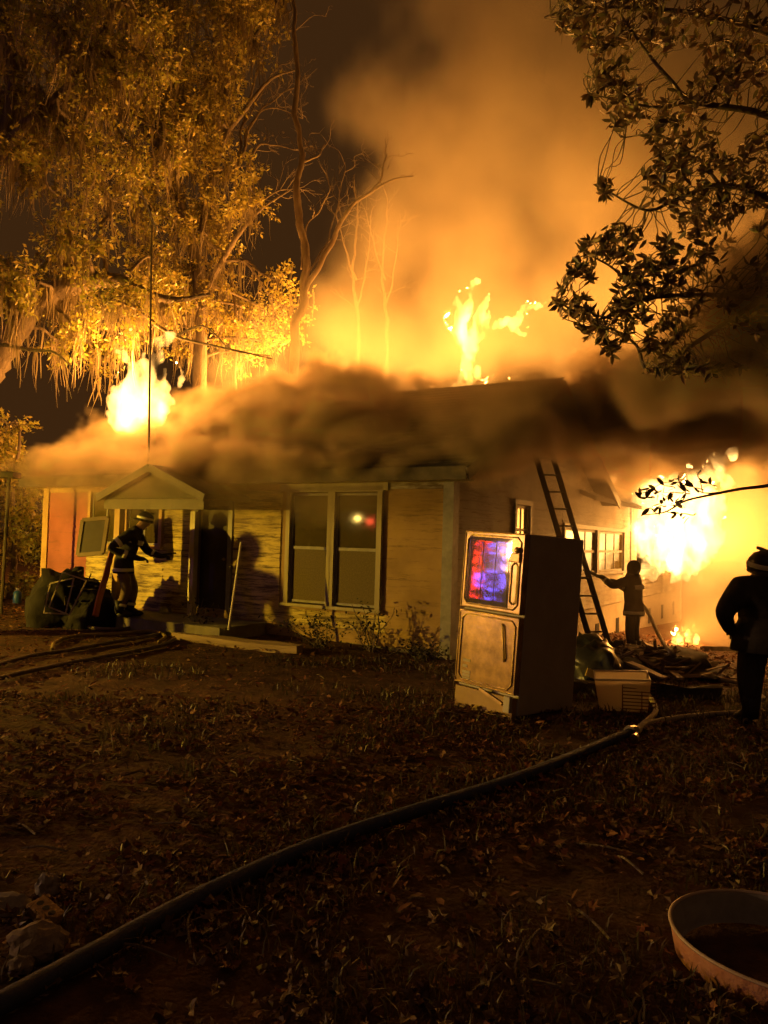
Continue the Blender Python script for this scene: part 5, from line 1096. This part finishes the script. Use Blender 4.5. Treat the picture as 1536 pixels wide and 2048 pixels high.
def smoke_mat(name, color, aniso=.2, absorb=(0, 0, 0, 1), step=1.0):
    m = bpy.data.materials.new(name); m.use_nodes = True; nt = m.node_tree; nt.nodes.clear()
    o = nt.nodes.new('ShaderNodeOutputMaterial'); v = nt.nodes.new('ShaderNodeVolumePrincipled')
    v.inputs['Color'].default_value = tuple(color) + (1,); v.inputs['Anisotropy'].default_value = aniso; v.inputs['Density'].default_value = 1.0
    v.inputs['Absorption Color'].default_value = absorb
    nt.links.new(v.outputs[0], o.inputs['Volume']); m.cycles.volume_step_rate = step; return m
def smoke_object(name, groups, lo, hi, cell, material, label, warp=((.45, 1.5), (1.4, .55)), base=0.0, puff=None):
    """groups: list of (blobs in world space, density, edge sharpness, noise scale, noise amount, detail)"""
    T = GN(name); pos = T.n('GeometryNodeInputPosition').outputs[0]
    p = pos
    for sc, amt in warp:
        nn = T.noise(pos, sc, 2, .5, True); p = T.v('ADD', p, T.v('SCALE', T.v('SUBTRACT', nn, (.5, .5, .5)), amt))
    tot = None
    for blobs, dens, sharp, nsc, namt, det in groups:
        g = T.blobs(p, blobs); f = T.noise(pos, nsc, det, .6)
        f = T.m('MULTIPLY', T.m('SUBTRACT', f, .5), namt * 2)
        if puff:
            for sc, am in puff: f = T.m('ADD', f, T.m('MULTIPLY', T.puffs(p, sc), am))
        d = T.m('MULTIPLY', T.m('MULTIPLY', T.m('ADD', g, f), sharp, clamp=False), 1.0, clamp=True)
        d = T.m('MULTIPLY', d, dens); tot = d if tot is None else T.m('MAXIMUM', tot, d)
    if base: tot = T.m('ADD', tot, base)
    vc = T.n('GeometryNodeVolumeCube'); T.put(vc.inputs['Density'], tot)
    vc.inputs['Background'].default_value = 0; vc.inputs['Min'].default_value = lo; vc.inputs['Max'].default_value = hi
    for i, k in enumerate(('X', 'Y', 'Z')): vc.inputs['Resolution ' + k].default_value = max(8, int((hi[i] - lo[i]) / cell))
    sm = T.n('GeometryNodeSetMaterial'); T.put(sm.inputs['Geometry'], vc.outputs[0]); sm.inputs['Material'].default_value = material
    T.t.links.new(sm.outputs[0], T.out.inputs[0])
    b = MB(); b.box(lo[0], hi[0], lo[1], hi[1], lo[2], hi[2])
    o = b.build(name, material); md = o.modifiers.new('smoke', 'NODES'); md.node_group = T.t
    o['kind'] = 'stuff'; o['label'] = label
    return o

def roof_pt(x, y, up): return hw(x, y, EAVE + y * (HP['ridge'] - EAVE) / 4 + .15 + up)
RB = []
for i, x in enumerate(np.arange(-9.1, -.2, 1.1)):
    k = 1 - .4 * max(0, (x + 4.2) / 3.2)
    RB.append((roof_pt(x, -.2, .16), (1.15, .75 * k, .50 * k)))
    if x < -2.0: RB.append((roof_pt(x, 1.1, .2), (1.2, 1.0, .72 * k)))
    if -8.2 < x < -3.4: RB.append((roof_pt(x, 2.7, .22), (1.2, 1.15, .75)))
for x, y, up, r in ((-6.6, 3.8, .15, .8), (-5.2, 4.0, .25, .9), (-4.0, 4.0, .1, .8), (-2.8, 4.0, -.1, .6)): RB.append((roof_pt(x, min(y, 4), up + .1 * 0), r))
DB = [(hw(.5, .0, 3.0), (.7, .7, .5)), (hw(.6, 1.0, 3.35), (.8, .9, .6)), (hw(.7, 2.4, 3.8), (.9, 1.0, .8)), (hw(.9, 4.0, 4.1), (1.0, 1.1, .9)), (hw(1.0, 6.0, 3.9), (1.1, 1.3, .9)), (hw(1.0, 8.2, 3.8), (1.1, 1.3, .8)),
      (px(965, 880, 12.6), (.75, .6, .55)), (px(1040, 880, 13.2), (.9, .8, .7)), (px(1150, 870, 13.5), (1.1, .9, .75)), (px(1260, 830, 13.5), (1.3, 1.1, 1.0)), (px(1400, 790, 12.8), (1.5, 1.2, 1.25)),
      (px(1500, 690, 12.5), (1.6, 1.3, 1.7)), (px(1580, 600, 12.5), (1.7, 1.4, 1.9)), (px(1420, 740, 13), (1.4, 1.2, 1.3)), (px(1350, 890, 13.5), (1.1, .9, .55)), (px(1480, 880, 12.5), (1.2, 1.0, .6)), (px(1620, 850, 12), (1.4, 1.1, 1.0)),
      (px(1220, 770, 15), (1.0, 1.0, .8)), (px(1700, 760, 12), (1.6, 1.4, 1.5)), (px(1505, 700, 9.4), (.9, .8, .8)), (px(1560, 620, 9.2), (1.2, .9, 1.2)), (px(1480, 660, 9.4), (.8, .8, .8)), (px(1420, 765, 9.6), (.8, .8, .55)), (px(1560, 770, 9.2), (1.0, .9, .7)), (px(1330, 800, 10.4), (.8, .8, .5))]
R2 = [(roof_pt(x, y, .25), (1.1, 1.1, .6)) for x in (-3.2, -2.1, -1.0, .1) for y in (.3, 1.6, 2.9)]
VB = [(hw(x, -.9, 2.45), (1.5, 1.0, .65)) for x in (-7.4, -6.0, -4.6, -3.2, -1.8)]
smoke_object('roof_smoke', [(RB, 4.4, 2.1, 1.4, .58, 8), (R2, 1.1, 1.8, 1.1, .6, 6), (DB, 4.0, 2.2, 1.0, .5, 7), (VB, .45, 1.6, .8, .5, 5)], (-11.2, 7.6, 1.4), (9.3, 21, 8.2), .08,
             smoke_mat('smoke_dark', (.74, .60, .44), .35, step=.4), 'thick dark smoke rolling off the roof and drifting to the right', warp=((.45, 1.0), (1.4, .5), (4.0, .22)), puff=((1.6, .55), (3.4, .36), (7.0, .12)))
KB = [(px(560, 735, 19.5), (1.3, 1.3, .9)), (px(470, 760, 19.5), (1.1, 1.2, .7)), (px(640, 690, 19.5), (1.3, 1.3, 1.1)), (px(690, 640, 20), (1.5, 1.6, 1.5)), (px(760, 560, 20.5), (1.8, 1.8, 1.9)), (px(810, 470, 21), (1.7, 1.8, 2.2)), (px(850, 250, 22.5), (2.2, 2.2, 2.8)), (px(960, 650, 19.5), (2.4, 2.2, 2.6)), (px(790, 690, 19), (1.9, 1.8, 1.7)), (px(660, 720, 19), (1.3, 1.5, 1.1)), (px(980, 420, 21), (2.7, 3, 3.4)), (px(1020, 150, 23), (3.4, 3.4, 4)),
      (px(1200, 500, 22), (3, 3, 3.6)), (px(1230, 220, 24), (3.8, 3.5, 4.2)), (px(1400, 420, 23), (3.4, 3.2, 4)), (px(1000, -60, 24), (4, 3.5, 3)), (px(1450, 120, 25), (4, 3.4, 4)), (px(1120, 700, 18.5), (1.6, 1.8, 1.6)), (px(1500, 650, 23), (3, 3, 3))]
FB = [(px(1400, 1180, 20.5), (1.2, 1.2, 1.0)), (px(1500, 1230, 18), (1.6, 1.4, .8)), (px(1540, 1080, 19), (1.8, 1.6, 1.8)), (px(1450, 1080, 22), (1.7, 1.7, 2.3)), (px(1530, 1000, 22), (2.2, 2, 2.2)), (px(1440, 1240, 20), (1.3, 1.2, .9)), (px(1600, 1150, 20), (2.2, 2, 2.4)), (px(1180, 1000, 16), (1.6, .9, .8)), (px(1080, 980, 14), (1.0, .7, .7))]
KR = [(px(1250, 330, 22.5), (3, 3, 3.4)), (px(1400, 420, 22), (3.2, 3, 3.6)), (px(1420, 180, 24), (3.8, 3.2, 3.8)), (px(1500, 640, 21.5), (2.8, 2.6, 2.6)), (px(1330, 600, 21), (2.4, 2.4, 2.4))]
smoke_object('smoke_column', [(KR, .5, 1.4, .4, .9, 6), (KB, .30, 1.25, .42, 1.0, 7), (FB, .42, 1.6, .6, .8, 6), ([(px(1130, 1060, 13.6), (1.6, 1.2, 1.4)), (px(1250, 1180, 13.6), (1.6, 1.2, 1.2))], .14, 1.5, .6, .5, 5)], (-9, 8.0, -1.3), (15, 29, 19.0), .26,
             smoke_mat('smoke_lit', (.92, .82, .66), .1), 'tall column of fire-lit orange smoke rising behind the ridge', warp=((.22, 2.6), (.7, 1.0)), base=0)
